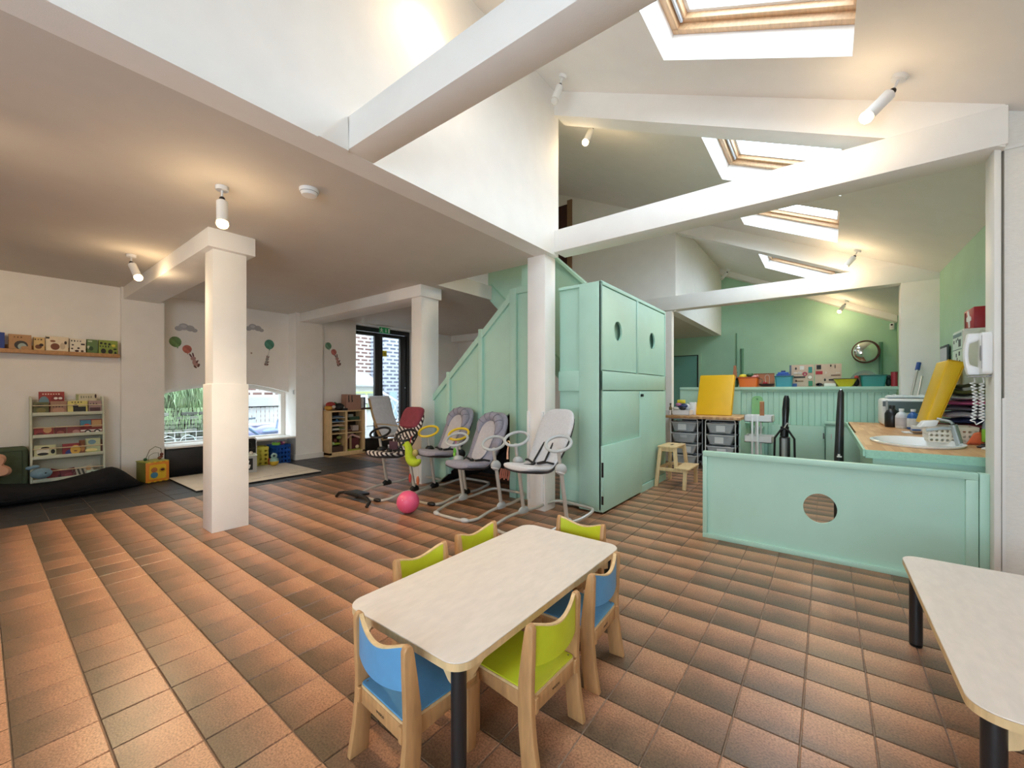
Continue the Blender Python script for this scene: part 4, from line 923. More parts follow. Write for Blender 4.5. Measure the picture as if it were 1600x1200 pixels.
def cloud(label, y, z, s, x):
    t = thing('cloud_sticker', label, 'sticker', (x, y, z), 0, 'wall stickers'); m = MB()
    for k_, (dy, dz, r) in enumerate(((-.09, -.012, .045), (-.03, .02, .06), (.045, .005, .055), (.10, -.02, .035))): m.prism(circ(y+dy*s, z+dz*s, r*s, r*s*.8, 20), 'x', x, x+.0018+.0003*k_)
    m.build('cloud', mat('grey_cloud_print', '#A9A8AC', .7, noise=.1, nscale=8), t)
    MB().prism(circ(y-.03*s, z+.028*s, .035*s, .022*s), 'x', x+.003, x+.0034).build('highlight', plain('#C2C1C4'), t)
def rabbit(label, y, z, s, x, lean, c='#B58C86'):
    t = thing('rabbit_sticker', label, 'sticker', (x, y, z), 0, 'wall stickers'); ca, sa = math.cos(lean), math.sin(lean)
    R_ = lambda u, v: (y+s*(u*ca-v*sa), z+s*(u*sa+v*ca))
    def el(cu, cv, ru, rv, rot=0): return [R_(cu+ru*math.cos(a)*math.cos(rot)-rv*math.sin(a)*math.sin(rot), cv+ru*math.cos(a)*math.sin(rot)+rv*math.sin(a)*math.cos(rot)) for a in [2*PI*i/18 for i in range(18)]]
    mm = plain(c); dk = plain('#6E4A46')
    MB().prism(el(0, -.02, .05, .075), 'x', x, x+.002).build('body', mm, t); MB().prism(el(0, .085, .05, .042), 'x', x, x+.0024).build('head', mm, t)
    for s_ in (-1, 1): MB().prism(el(s_*.024, .16, .015, .055, -s_*.15), 'x', x, x+.002).build('ear', dk, t)
    MB().prism(el(-.03, -.10, .02, .04, .4), 'x', x, x+.002).prism(el(.04, -.09, .022, .045, -.7), 'x', x, x+.0022).build('legs', dk, t)['kind'] = 'stuff'
    MB().prism(el(.045, .0, .015, .04, -.9), 'x', x, x+.0028).build('arm', dk, t)
XA, XW = -7.449, -7.229
cloud('grey cloud sticker above the green and red balloons in the alcove', 1.862, 2.10, 1.0, XA)
balloon('green balloon sticker on the alcove wall, left of its red partner', 1.735, 1.89, .072, '#6E8F5A', XA, .3)
balloon('red balloon sticker on the alcove wall above a falling rabbit', 1.872, 1.795, .056, '#B8695C', XA, .1, (1.94, 1.68))
rabbit('pink rabbit sticker tumbling under the alcove balloons', 1.965, 1.61, .66, XA, .35)
cloud('grey cloud sticker beside the nearest square pillar, right part of the alcove', 2.77, 2.21, 1.0, XA)
balloon('single teal balloon sticker on the right part of the alcove', 2.992, 1.965, .076, '#4E8A78', XA, 0, (2.96, 1.75))
rabbit('tiny grey rabbit sticker hanging from the single teal balloon', 2.95, 1.67, .5, XA, -.2, '#9A9490')
balloon('green balloon sticker on the wall above the toy shelf', 3.905, 2.005, .06, '#6E9A7E', XW, .2)
balloon('red balloon sticker on the wall above the toy shelf', 4.01, 1.90, .052, '#B8706A', XW, .1, (4.07, 1.8))
rabbit('pink rabbit sticker floating on the wall above the toy shelf', 4.09, 1.73, .66, XW, .3)
for y, z, c, l in ((2.18, 1.93, '#B0A070', 'tiny tan star sticker near the nearest square pillar'), (2.72, 1.80, '#9A8478', 'tiny brown dot sticker right of the nearest square pillar')):
    t = thing('star_sticker', l, 'sticker', (XA, y, z), 0, 'wall stickers'); n = 10
    MB().prism([(y+(.02 if i % 2 else .009)*math.sin(PI*i/5), z+(.02 if i % 2 else .009)*math.cos(PI*i/5)) for i in range(10)], 'x', XA, XA+.002).build('star', plain(c), t)

# toy shelf unit beside the door
X0, X1, Y0, Y1 = -7.225, -6.98, 3.79, 4.50
su = thing('shelf_unit', 'beech cube shelf unit with letter trays and toys', 'shelf unit', (-7.1, 4.15, 0))
for y in (Y0, Y1-.055): MB().box(X0, X1, y, y+.055 if y > 4 else y+.05, .03, .80).build('side_panel', WOODL, su, bevel=.003)
MB().box(X0, X1+.005, Y0, Y1, .80, .825).build('top_panel', WOODL, su, bevel=.003); MB().box(X0, X1, Y0, Y1, .0, .075).build('plinth', WOODL, su, bevel=.003)
MB().box(X0, X1-.005, 4.10, 4.14, .075, .80).build('divider', WOODL, su); MB().box(X0, X0+.01, Y0+.05, Y1-.055, .075, .80).build('back_panel', mat('dark_back_board', '#4A3826', .7), su)
for y, y2, z in ((3.84, 4.10, .40), (4.14, 4.445, .40), (4.14, 4.445, .62)): MB().box(X0, X1-.01, y, y2, z, z+.018).build('shelf', WOODL, su)
for z in (.475, .545, .615, .69): MB().box(X0, X1-.015, 3.84, 4.10, z, z+.008).build('tray_shelf', mat('white_tray', '#D9D4C6', .5), su)
gi = 'small things in the toy shelf'
def blob(nm, lab, cat, x, y, z, parts, grp=gi):
    t = thing(nm, lab, cat, (x, y, z), 0, grp)
    for i, (pn, c, kind, d, r) in enumerate(parts):
        m = MB(); p = (x+d[0], y+d[1], z+d[2])
        (m.ell(p, r) if kind == 'e' else m.cbox(p, (r[0]*2, r[1]*2, r[2]*2))).build(pn, plain(c), t, smooth=kind == 'e')
blob('paper_stack', 'blue grey folder in the top letter tray', 'folder', -7.1, 3.97, .698, [('folder', '#3A4A5A', 'b', (0, 0, .012), (.1, .1, .011)), ('sheet', '#5A6A7A', 'b', (.01, 0, .026), (.09, .08, .003))])
blob('paper_stack', 'bright blue folder with a ball shape in the second letter tray', 'folder', -7.1, 3.97, .623, [('folder', '#35618A', 'b', (0, 0, .01), (.1, .1, .009)), ('clip', '#5A92BA', 'e', (.05, 0, .03), (.02, .025, .015))])
blob('paper_stack', 'tan paper pile in the third letter tray', 'paper', -7.1, 3.97, .553, [('sheets', '#A98A6A', 'b', (0, 0, .012), (.1, .1, .011)), ('sheet', '#C0A282', 'b', (.02, .02, .025), (.08, .06, .003))])
blob('paper_stack', 'green and white papers in the lowest letter tray', 'paper', -7.1, 3.97, .483, [('sheets', '#CFCBBF', 'b', (0, -.04, .012), (.1, .06, .011)), ('sheet', '#7E9A52', 'b', (.01, .06, .02), (.09, .06, .006))])
blob('toy_vehicle', 'lime green toy buggy in the lower cube beside the pilaster', 'toy', -7.085, 3.97, .077, [('chassis', '#8FA83A', 'e', (0, 0, .14), (.05, .10, .025)), ('wheel', '#B9C98A', 'e', (.02, -.07, .15), (.03, .035, .035)), ('canopy', '#8E9E5A', 'e', (0, .06, .25), (.04, .045, .03)), ('base', '#4A3226', 'b', (0, 0, .05), (.07, .1, .05)), ('driver', '#5A2A22', 'e', (0, -.02, .2), (.03, .04, .04))])
blob('toy_car', 'dark green toy car on the top cube shelf', 'toy', -7.08, 4.29, .638, [('body', '#2E4A34', 'b', (0, .02, .03), (.05, .1, .03)), ('roof', '#8A8E86', 'b', (0, -.05, .08), (.04, .05, .03))])
blob('toy_pot', 'white lidded toy pot on the middle cube shelf', 'toy', -7.08, 4.29, .418, [('pot', '#B8A8A0', 'b', (.04, .02, .07), (.04, .06, .05)), ('base', '#3A2420', 'b', (-.02, 0, .05), (.04, .12, .05)), ('lid', '#5A4034', 'e', (.04, -.06, .03), (.03, .05, .02))])
blob('toy_house', 'small toy house with a pink roof in the lower cube near the door', 'toy', -7.08, 4.28, .075, [('wall', '#5A2226', 'b', (0, .03, .12), (.05, .09, .11)), ('post', '#A08A66', 'b', (.055, -.06, .14), (.012, .018, .13)), ('lawn', '#9AA23A', 'b', (.03, 0, .012), (.07, .13, .011)), ('star', '#D8C49A', 'e', (.075, .07, .06), (.015, .04, .035))])
th_ = [o for o in bpy.data.objects if o.get('label') == 'small toy house with a pink roof in the lower cube near the door'][0]
MB().prism([(4.15, .29), (4.16, .33), (4.26, .385), (4.41, .32), (4.42, .28), (4.26, .345)], 'x', -7.13, -7.02).build('roof', plain('#C8A09A'), th_)
t = thing('storage_bag', 'folded dusty pink carton bag with dark handles on the toy shelf', 'bag', (-7.09, 4.27, .825))
MB().prism([(4.12, .825), (4.43, .825), (4.42, 1.11), (4.13, 1.12)], 'x', -7.18, -7.0).build('body', mat('dusty_pink_card', '#A9806E', .7, noise=.04), t, bevel=.006)
for y in (4.17, 4.235): MB().tube([(-6.998, y, 1.10), (-6.985, y-.006, 1.02), (-6.985, y+.004, .99), (-6.998, y, .98)], .008, 6).build('handle', BLACK, t, smooth=True)
blob('toy_pile', 'red and yellow toy heap at the pilaster end of the toy shelf top', 'toy', -7.1, 3.86, .825, [('red_cap', '#A8352E', 'e', (0, .02, .11), (.06, .09, .05)), ('yellow_base', '#C8923A', 'e', (0, -.02, .05), (.07, .07, .05)), ('white_patch', '#D8CFC2', 'e', (.05, .05, .07), (.03, .04, .03)), ('green_tip', '#4A6A3A', 'e', (0, .1, .13), (.03, .03, .025))])
blob('helmet', 'black rounded helmet beside the dusty pink bag', 'helmet', -7.08, 4.03, .825, [('shell', '#141416', 'e', (0, 0, .06), (.09, .085, .075)), ('visor', '#1C1C20', 'b', (.05, .06, .02), (.05, .05, .02)), ('badge', '#C9C7C2', 'e', (.085, .05, .05), (.012, .012, .022))])
t = thing('tray', 'dark brown wooden tray edge sticking out past the toy shelf', 'tray', (-7.08, 4.53, .825))
MB().box(-7.2, -6.97, 4.44, 4.62, .828, .85).build('base', mat('dark_walnut', '#4A2A20', .5), t, bevel=.003); MB().box(-6.985, -6.97, 4.44, 4.62, .85, .866).build('rim', mat('dark_walnut', '#4A2A20', .5), t)
t = thing('paper_stack', 'upright white papers on the dark tray', 'paper', (-7.1, 4.5, .85))
MB().box(-7.16, -7.06, 4.47, 4.482, .85, 1.05).box(-7.15, -7.05, 4.495, 4.51, .85, 1.06).build('sheets', WHITEP, t); MB().box(-7.16, -7.05, 4.535, 4.55, .85, 1.06).build('divider', plain('#6A7078'), t)
# bentwood lounge chair by the door
lc = thing('lounge_chair', 'bentwood lounge chair with a pale grey quilted cushion by the glazed door', 'armchair', (-6.64, 4.98, 0), math.radians(102))
CUSH = mat('pale_grey_cushion', '#E4E5EA', .9, noise=.05, nscale=20)
prof = [(-.36, .36), (-.2, .37), (0, .335), (.13, .33), (.2, .42), (.30, .62), (.38, .82), (.44, 1.02), (.455, 1.08)]
full = []
for i in range(len(prof)-1):
    for q in (0, .25, .5, .75): full.append((prof[i][0]+(prof[i+1][0]-prof[i][0])*q, prof[i][1]+(prof[i+1][1]-prof[i][1])*q))
full.append(prof[-1])
ths = [.045 if (i % 3) else .030 for i in range(len(full))]; ths[0] = ths[-1] = .015
m = MB(); m.rings(loft_seat(full, [.27]*len(full), ths, 14, 0)); m.build('cushion', CUSH, lc, local=True, smooth=True)
for s in (-1, 1):
    pth = [(s*.30, -.40, .50), (s*.30, -.1, .53), (s*.30, .2, .53), (s*.30, .28, .48)]
    m = MB(); m.rings([[(s*.30-.03, y, z-.008), (s*.30+.03, y, z-.008), (s*.30+.03, y, z+.008), (s*.30-.03, y, z+.008)] for y, z in ((-.34, .02), (-.42, .10), (-.44, .3), (-.41, .47), (-.33, .53), (0, .55), (.22, .55), (.30, .52))]); m.build('arm', WOODL, lc, local=True)
    m = MB(); m.rings([[(s*.30-.03, y, z-.01), (s*.30+.03, y, z-.01), (s*.30+.03, y, z+.01), (s*.30-.03, y, z+.01)] for y, z in ((-.36, .02), (-.1, .012), (.2, .012), (.40, .02))]); m.build('runner', WOODL, lc, local=True)
    m = MB(); m.rings([[(s*.27-.015, y-.02, z), (s*.27+.015, y-.02, z), (s*.27+.015, y+.02, z), (s*.27-.015, y+.02, z)] for y, z in ((-.34, .31), (0, .27), (.13, .27), (.22, .36), (.36, .7), (.46, 1.04))]); m.build('side_frame', WOODL, lc, local=True)
for y, z in ((-.34, .30), (.1, .26)): MB().box(-.29, .29, y-.02, y+.02, z-.02, z).build('cross_bar', WOODL, lc, local=True)
bb_ = thing('storage_box', 'low black box on the floor behind the lounge chair', 'box', (-7.1, 4.85, 0))
MB().box(-7.22, -7.10, 4.6, 5.1, 0, .24).build('body', BLACK, bb_, bevel=.006); MB().box(-7.22, -7.095, 4.595, 5.105, .24, .255).build('lid', BLACKM, bb_)

# emergency exit sign over the glazed door and a notice on its pane
ex = thing('exit_sign', 'green emergency exit sign box hanging over the glazed door', 'sign', (-7.22, 5.09, 2.38))
MB().box(-7.25, -7.17, 4.94, 5.26, 2.485, 2.515).build('housing', WHITEP, ex, bevel=.004)
MB().box(-7.215, -7.205, 4.975, 5.225, 2.365, 2.485).build('panel', mat('exit_green', '#1B7A45', .4, emit=.25), ex)
XS = -7.2045
m = MB(); poly(m, circ(5.02, 2.46, .011), XS); poly(m, [(5.005, 2.447), (5.04, 2.447), (5.035, 2.41), (5.06, 2.385), (5.05, 2.378), (5.02, 2.405), (5.0, 2.38), (4.985, 2.385), (5.01, 2.415)], XS); poly(m, [(4.985, 2.43), (5.005, 2.447), (5.01, 2.44), (4.992, 2.423)], XS); poly(m, [(5.03, 2.447), (5.06, 2.435), (5.057, 2.427), (5.03, 2.437)], XS)
m.build('running_figure', WHITEP, ex)
m = MB(); poly(m, [(5.115, 2.46), (5.135, 2.46), (5.135, 2.415), (5.15, 2.415), (5.125, 2.385), (5.10, 2.415), (5.115, 2.415)], XS).build('arrow', WHITEP, ex)
m = MB(); poly(m, [(5.18, 2.47), (5.215, 2.47), (5.215, 2.38), (5.18, 2.38)], XS).build('door_pictogram', WHITEP, ex)
ns = thing('notice', 'yellow square notice stuck on the glazed door pane', 'notice', (-7.505, 5.30, 1.93))
MB().box(-7.508, -7.505, 5.245, 5.36, 1.92, 2.045).build('sheet', mat('yellow_notice', '#E8DC3A', .6), ns)
MB().box(-7.505, -7.504, 5.285, 5.335, 1.955, 1.965).box(-7.505, -7.504, 5.285, 5.295, 1.955, 2.0).box(-7.505, -7.504, 5.30, 5.325, 1.98, 2.0).build('print', plain('#8A8420'), ns)

# ================================================================== THE YARD
struct('ground', B(-30, -7.76, -8, 20, -.12, -.02), mat('concrete_yard', '#8E8C88', .9, noise=.1, nscale=3))
BR1 = brickmat('pale_red_brick', '#6A4840', '#84625A', '#CFC8C0', 1, .30, .13)
BR2 = brickmat('blue_grey_brick', '#4C4E5E', '#62646F', '#A9ADB8', 1, .30, .13)
BR2X = brickmat('blue_grey_brick_side', '#4C4E5E', '#62646F', '#A9ADB8', 1, .30, .13, 'XZ')
nb = thing('house', 'pale red brick house across the yard with a low white outbuilding', 'building', (-14, 4, 0))
B(-13.4, -13.0, -6, 8.6, 0, 9).build('wall', BR1, nb)
MB().prism([(-13.0, 1.72), (-12.2, 1.34), (-12.2, 1.40), (-13.0, 1.80)], 'y', 6.3, 8.5).build('outbuilding_roof', mat('pale_slate_roof', '#B4B4B2', .7, noise=.1, nscale=6), nb)
B(-12.6, -12.3, 6.4, 8.45, 0, 1.36).build('outbuilding_wall', mat('white_render', '#C9CBC6', .8), nb)
for y in (6.55, 7.5):
    w_ = MB().box(-12.3, -12.26, y, y+.9, .55, 1.16).build('window', mat('pale_green_frame', '#B7C07C', .6), nb); MB().box(-12.26, -12.25, y+.06, y+.41, .6, 1.1).box(-12.26, -12.25, y+.49, y+.84, .6, 1.1).build('pane', mat('dim_pane', '#8E968A', .2), w_)
n2 = thing('house', 'blue grey brick house with a white downpipe beyond the yard steps', 'building', (-12, 11, 0))
B(-16, -12.2, 8.6, 14, 0, 9).build('wall', BR2X, n2)
B(-12.2, -12.1, 8.6, 20, 0, 9).build('side_wall', BR2, n2)
MB().cyl((-12.05, 9.35, 0), (-12.05, 9.35, 9), .06).build('downpipe', WHITEP, n2, smooth=True)
MB().box(-12.1, -12.07, 8.75, 9.05, .2, 1.15).build('window', mat('pale_blue_pane', '#93A9B4', .3), n2); MB().box(-12.1, -12.07, 9.55, 9.9, .2, 1.15).build('window', mat('pale_blue_pane', '#93A9B4', .3), n2)
B(-7.9, -7.76, -8, 1.4, 0, 6).build('yard_shade_wall', WHITE, kind='structure'); B(-7.9, -7.76, 6.1, 14, 0, 6).build('yard_shade_wall', WHITE, kind='structure'); B(-8.4, -7.76, -8, 14, 2.75, 6).build('yard_shade_wall', WHITE, kind='structure')  # unseen tall walls and overhang, added to dim the yard
# white trellis rail by the steps
tr = thing('stair_rail', 'white diagonal stair rail with lattice seen through the right door pane', 'railing', (-10.4, 8.0, 0))
MB().prism([(7.2, 1.15), (8.9, .25), (8.9, .32), (7.2, 1.22)], 'x', -10.43, -10.38).build('rail', WHITEP, tr)
for i in range(9):
    y = 7.2+.2*i
    MB().tube([(-10.4, y, 1.15-.53*(y-7.2)), (-10.4, y+.35, .45-.53*(y-7.2))], .012, 5).build('lattice_bar', WHITEP, tr)
    MB().tube([(-10.4, y+.2, 1.04-.53*(y-7.2)), (-10.4, y-.05, .5-.53*(y-7.2))], .012, 5).build('lattice_bar', WHITEP, tr)
MB().box(-10.44, -10.37, 7.12, 7.2, 0, 1.25).build('post', plain('#D8A8AC'), tr); MB().box(-10.44, -10.37, 8.9, 8.97, 0, .5).build('post', plain('#D8A8AC'), tr)
# low stone bank with hanging grass
sb = thing('stone_bank', 'low rubble stone wall outside the arched window', 'wall', (-10.3, 1.8, 0))
random.seed(3)
ST = [mat('stone_%d' % i, c, .9, noise=.15, nscale=8) for i, c in enumerate(('#8C8E86', '#A4A59C', '#6E7068', '#B4B2A8'))]
for j in range(9):
    y = .3-.1*(j % 2)
    while y < 3.25:
        w_ = random.uniform(.14, .30); z = j*.085
        B(-10.5, -10.3+random.uniform(0, .04), y, y+w_-.015, z, z+.072).build('stone', random.choice(ST), sb, bevel=.012, seg=1); y += w_
B(-11.2, -10.42, .2, 3.25, 0, .78).build('earth', mat('bank_earth', '#4A4638', .9), sb)
gm = MB(); random.seed(5)
for i in range(1500):
    y = random.uniform(.25, 3.2); x = random.uniform(-10.9, -10.38); z0 = .72+random.uniform(-.05, .15); L_h = random.uniform(.4, 1.1); dx = random.uniform(.05, .40); dy = random.uniform(-.3, .3); w_ = random.uniform(.006, .011)
    dr_ = random.uniform(-.45, .5)
    P_ = [(x, y, z0), (x+dx*.4, y+dy*.4, z0+L_h*.65), (x+dx, y+dy, z0+L_h*(.75+.2*dr_)), (x+dx*1.35, y+dy*1.3, z0+L_h*(.45+.6*dr_))]
    gm.add([(p[0], p[1]-w_*q, p[2]) for p, q in zip(P_, (1, 1, .7, .1))]+[(p[0], p[1]+w_*q, p[2]) for p, q in zip(P_, (1, 1, .7, .1))], [(0, 4, 5, 1), (1, 5, 6, 2), (2, 6, 7, 3)])
for i in range(260):
    y = random.uniform(.25, 3.2); x = -10.36; z0 = .80; L_h = random.uniform(.2, .6); dy = random.uniform(-.15, .15); w_ = .008
    P_ = [(x-.1, y, z0), (x+.05, y, z0+.04), (x+.10, y+dy*.6, z0-L_h*.5), (x+.08, y+dy, z0-L_h)]
    gm.add([(p[0], p[1]-w_*q, p[2]) for p, q in zip(P_, (1, 1, .7, .1))]+[(p[0], p[1]+w_*q, p[2]) for p, q in zip(P_, (1, 1, .7, .1))], [(0, 4, 5, 1), (1, 5, 6, 2), (2, 6, 7, 3)])
gm.build('grass', mat('pampas_grass', '#A6BE92', .8, noise=.45, nscale=4), None, kind='stuff', label='tall pale green grass spilling over the stone bank outside', cat='grass')
sf = thing('yard_fence', 'white slatted yard fence below the brick wall outside', 'fence', (-11.3, 5, 0))
for i in range(40): B(-11.32, -11.3, 3.35+.1*i, 3.43+.1*i, 0, .78).build('slat', WHITEP, sf)
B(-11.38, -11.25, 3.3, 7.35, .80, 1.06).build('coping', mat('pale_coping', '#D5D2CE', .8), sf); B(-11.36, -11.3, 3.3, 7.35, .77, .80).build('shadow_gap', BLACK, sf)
# low mesh fence and ride-on toys in the yard
fe = thing('mesh_fence', 'low white mesh fence just outside the arched window', 'fence', (-9.4, 2.0, 0))
for i in range(12): MB().cyl((-9.4, .9+.16*i, -.02), (-9.4, .9+.16*i, .42), .006, n=6).build('upright', WHITEP, fe)
for z in (.05, .18, .31, .42): MB().cyl((-9.4, .85, z), (-9.4, 2.75, z), .007, n=6).build('rail', WHITEP, fe)
for i, (y, c, l) in enumerate(((1.75, '#D8B04A', 'yellow sand mould behind the mesh fence'), (2.15, '#3F9A7E', 'green sand bucket behind the mesh fence'), (2.45, '#5AB0A0', 'teal watering can behind the mesh fence'))):
    t = thing('sand_toy', l, 'toy', (-9.7, y, -.02)); MB().lathe([(.09, 0), (.13, .22), (.135, .24)], (-9.7, y, -.02), 16).build('bucket', plain(c), t, smooth=True); MB().tube([(-9.7, y-.13, .2), (-9.7, y-.09, .3), (-9.7, y, .34), (-9.7, y+.09, .3), (-9.7, y+.13, .2)], .008, 6).build('handle', WHITEP, t, smooth=True)
trk = thing('ride_on_tricycle', 'blue and white ride on tricycle parked in the yard beyond the window', 'tricycle', (-9.2, 3.5, 0))
for (x, y, r) in ((-9.2, 3.2, .15), (-9.05, 3.85, .12), (-9.35, 3.85, .12)):
    m = MB(); m.tube([(x, y+r*math.cos(2*PI*i/18), r-.02+r*math.sin(2*PI*i/18)) for i in range(18)], .022, 6, True); m.build('wheel', plain('#4A5560'), trk, smooth=True); MB().cyl((x-.03, y, r-.02), (x+.03, y, r-.02), .05).build('wheel_hub', WHITEP, trk, smooth=True)
MB().tube([(-9.2, 3.2, .14), (-9.2, 3.26, .5), (-9.2, 3.3, .62)], .022, 8).build('steering_column', plain('#6E8FB0'), trk, smooth=True)
MB().tube([(-9.38, 3.36, .64), (-9.3, 3.3, .63), (-9.1, 3.3, .63), (-9.02, 3.36, .64)], .018, 8).build('handlebar', plain('#5E6A74'), trk, smooth=True)
MB().tube([(-9.2, 3.28, .45), (-9.2, 3.5, .28), (-9.2, 3.85, .22)], .028, 8).build('frame_tube', plain('#7E9ABC'), trk, smooth=True)
MB().ell((-9.2, 3.72, .34), (.12, .16, .06)).build('seat', plain('#8F9FC4'), trk, smooth=True)
MB().tube([(-9.3, 3.86, .3), (-9.3, 3.9, .55), (-9.2, 3.91, .6), (-9.1, 3.9, .55), (-9.1, 3.86, .3)], .02, 8).build('backrest', plain('#9FB0CC'), trk, smooth=True)
rc2 = thing('ride_on_car', 'pale lilac plastic ride on car in the yard', 'ride-on', (-9.9, 3.9, 0))
MB().ell((-9.9, 3.9, .28), (.25, .42, .2), 20, 12).build('body', plain('#A9A9CC', .35), rc2, smooth=True); MB().box(-10.05, -9.75, 3.6, 3.95, .42, .46).build('dash', plain('#E2DCE4'), rc2, bevel=.01)
for dy in (-.25, .25):
    for dx in (-.2, .2): MB().cyl((-9.9+dx-.03, 3.9+dy, .09), (-9.9+dx+.03, 3.9+dy, .09), .11, n=16).build('wheel', plain('#5A6FA0'), rc2, smooth=True)

# ================================================================== KITCHEN SIDE
# drawer counter against the half wall
dc = thing('worktop', 'narrow wooden worktop over the two white drawer carts', 'counter', (-1.5, 6.9, 0))
MB().box(-2.05, -.955, 6.56, 7.56, .762, .80).build('top', BUTCH, dc, bevel=.003)
MB().box(-.975, -.955, 6.58, 7.56, 0, .762).build('side_panel', MINT, dc); MB().box(-1.98, -.98, 7.45, 7.47, 0, .76).build('back_board', mat('cavity_shade_board', '#24211F'), dc)  # back board coloured dark for the shade below the worktop
MB().box(-.96, -.90, 7.0, 7.56, .70, .80).build('end_cap', MINT, dc)
def cart(label, x, y, labels):
    t = thing('drawer_cart', label, 'drawer cart', (x, y, 0), 0, 'white wire drawer carts')
    W_, D_, H_ = .20, .30, .75
    for sx in (-1, 1):
        MB().tube([(sx*W_, -.0, .06), (sx*W_, 0, H_-.03), (sx*W_*.94, 0, H_)], .0085, 8).build('post', WHITEP, t, local=True, smooth=True)
        MB().tube([(sx*W_, D_, .06), (sx*W_, D_, H_-.03), (sx*W_*.94, D_, H_)], .0085, 8).build('post', WHITEP, t, local=True, smooth=True)
        for yy in (0, D_):
            MB().cyl((sx*W_-.01, yy, .024), (sx*W_+.01, yy, .024), .024).build('caster', WHITEP, t, local=True, smooth=True); MB().box(sx*W_-.012, sx*W_+.012, yy-.012, yy+.012, .04, .062).build('caster_fork', WHITEP, t, local=True)
    MB().tube([(-W_*.94, 0, H_), (W_*.94, 0, H_)], .0085, 8).tube([(-W_*.94, D_, H_), (W_*.94, D_, H_)], .0085, 8).tube([(-W_, 0, .07), (W_, 0, .07), (W_, D_, .07), (-W_, D_, .07)], .006, 6, True).build('rail', WHITEP, t, local=True, smooth=True)
    FROST = mat('frosted_bin', '#AEB2B4', .35, noise=.12, nscale=9)
    for k in range(4):
        zt = .695-.17*k; zb = zt-.135
        rs = []
        for (z, a, b) in ((zb, .70, .86), (zb+.02, .76, .9), (zt-.012, .93, .98), (zt, .955, 1.0)):
            rs.append([(px, py, z) for px, py in rrect(-W_*a, W_*a, -.015, D_*b, .03, 4)])
        rs2 = [[(px*.97, .13+(py-.13)*.97, max(z, zb+.006)) for px, py, z in r] for r in rs[::-1]]
        d = MB().rings(rs+rs2).build('drawer', FROST, t, local=True, smooth=True)
        MB().tube([(px, py, zt) for px, py in rrect(-W_*.97, W_*.97, -.02, D_, .03, 4)], .007, 6, True).build('rim', WHITEP, d, local=True, smooth=True)
        for sx in (-1, 1): MB().box(sx*W_-.004, sx*W_+.004, 0, D_, zt-.006, zt+.004).build('runner', WHITEP, t, local=True)
        lb = labels[k]
        if lb == 'slot': MB().tube([(-.045+.0, -.028, zt-.03), (.045, -.028, zt-.03), (.045, -.026, zt-.052), (-.045, -.026, zt-.052)], .005, 6, True).build('grip_slot', WHITEP, d, local=True, smooth=True)
        elif lb:
            m = MB(); m.box(lb-.06, lb+.06, -.030, -.027, zt-.115, zt-.025); pl = m.build('paper_label', WHITEP, d, local=True)
        random.seed(k+int(x*100))
        for q in range(3):
            m = MB(); m.ell((random.uniform(-.09, .09), random.uniform(.06, .2), zt-.06+random.uniform(0, .03)), (random.uniform(.05, .08), .06, random.uniform(.03, .06)), 10, 6); m.build('contents', plain(random.choice(['#D8D8D6', '#B9BEC4', '#8E949A', '#E4E2DE'])), d, local=True, smooth=True)
    return t
cart('white wire drawer cart with a paper label, next to the tall cabinet', -1.745, 6.66, (-.02, 'slot', .05, .0))
cart('white wire drawer cart beside the white trolley, under the yellow mat', -1.235, 6.66, (.01, -.01, .02, 0))
# step stool
ss = thing('step_stool', 'two step beech stool beside the tall mint cabinet', 'stool', (-1.5, 5.38, 0))
ST_ = WOODL
MB().prism(rrect(-1.675, -1.45, 5.18, 5.63, .012, 3), 'z', .475, .495).build('seat', ST_, ss, bevel=.003); MB().prism(rrect(-1.575, -1.545, 5.35, 5.46, .012, 4), 'z', .4945, .4955).build('grip_hole', mat('dark_hole', '#3A2A1A', .7), ss)
MB().prism(rrect(-1.455, -1.28, 5.12, 5.60, .012, 3), 'z', .235, .253).build('step', ST_, ss, bevel=.003)
def stick(p, q, a, b, name):
    P, Q = Vector(p), Vector(q); m = MB()
    m.rings([[(c.x+sx*a/2, c.y+sy*b/2, c.z) for sx, sy in ((-1, -1), (1, -1), (1, 1), (-1, 1))] for c in (P, Q)]); m.build(name, ST_, ss, bevel=.002)
for y0, y1, ym in ((5.11, 5.21, 5.16), (5.665, 5.61, 5.635)):
    stick((-1.665, y0, 0), (-1.645, y1, .475), .042, .028, 'leg'); stick((-1.44, ym, .2), (-1.47, y1, .475), .042, .028, 'leg')
    stick((-1.335, y0, 0), (-1.335, ym, .235), .042, .028, 'leg')
    MB().box(-1.66, -1.30, ym-.012, ym+.012, .195, .235).build('side_rail', ST_, ss, bevel=.002)
MB().box(-1.665, -1.645, 5.18, 5.62, .20, .235).build('cross_rail', ST_, ss); MB().box(-1.66, -1.46, 5.20, 5.22, .43, .475).build('apron', ST_, ss); MB().box(-1.66, -1.46, 5.59, 5.61, .43, .475).build('apron', ST_, ss)
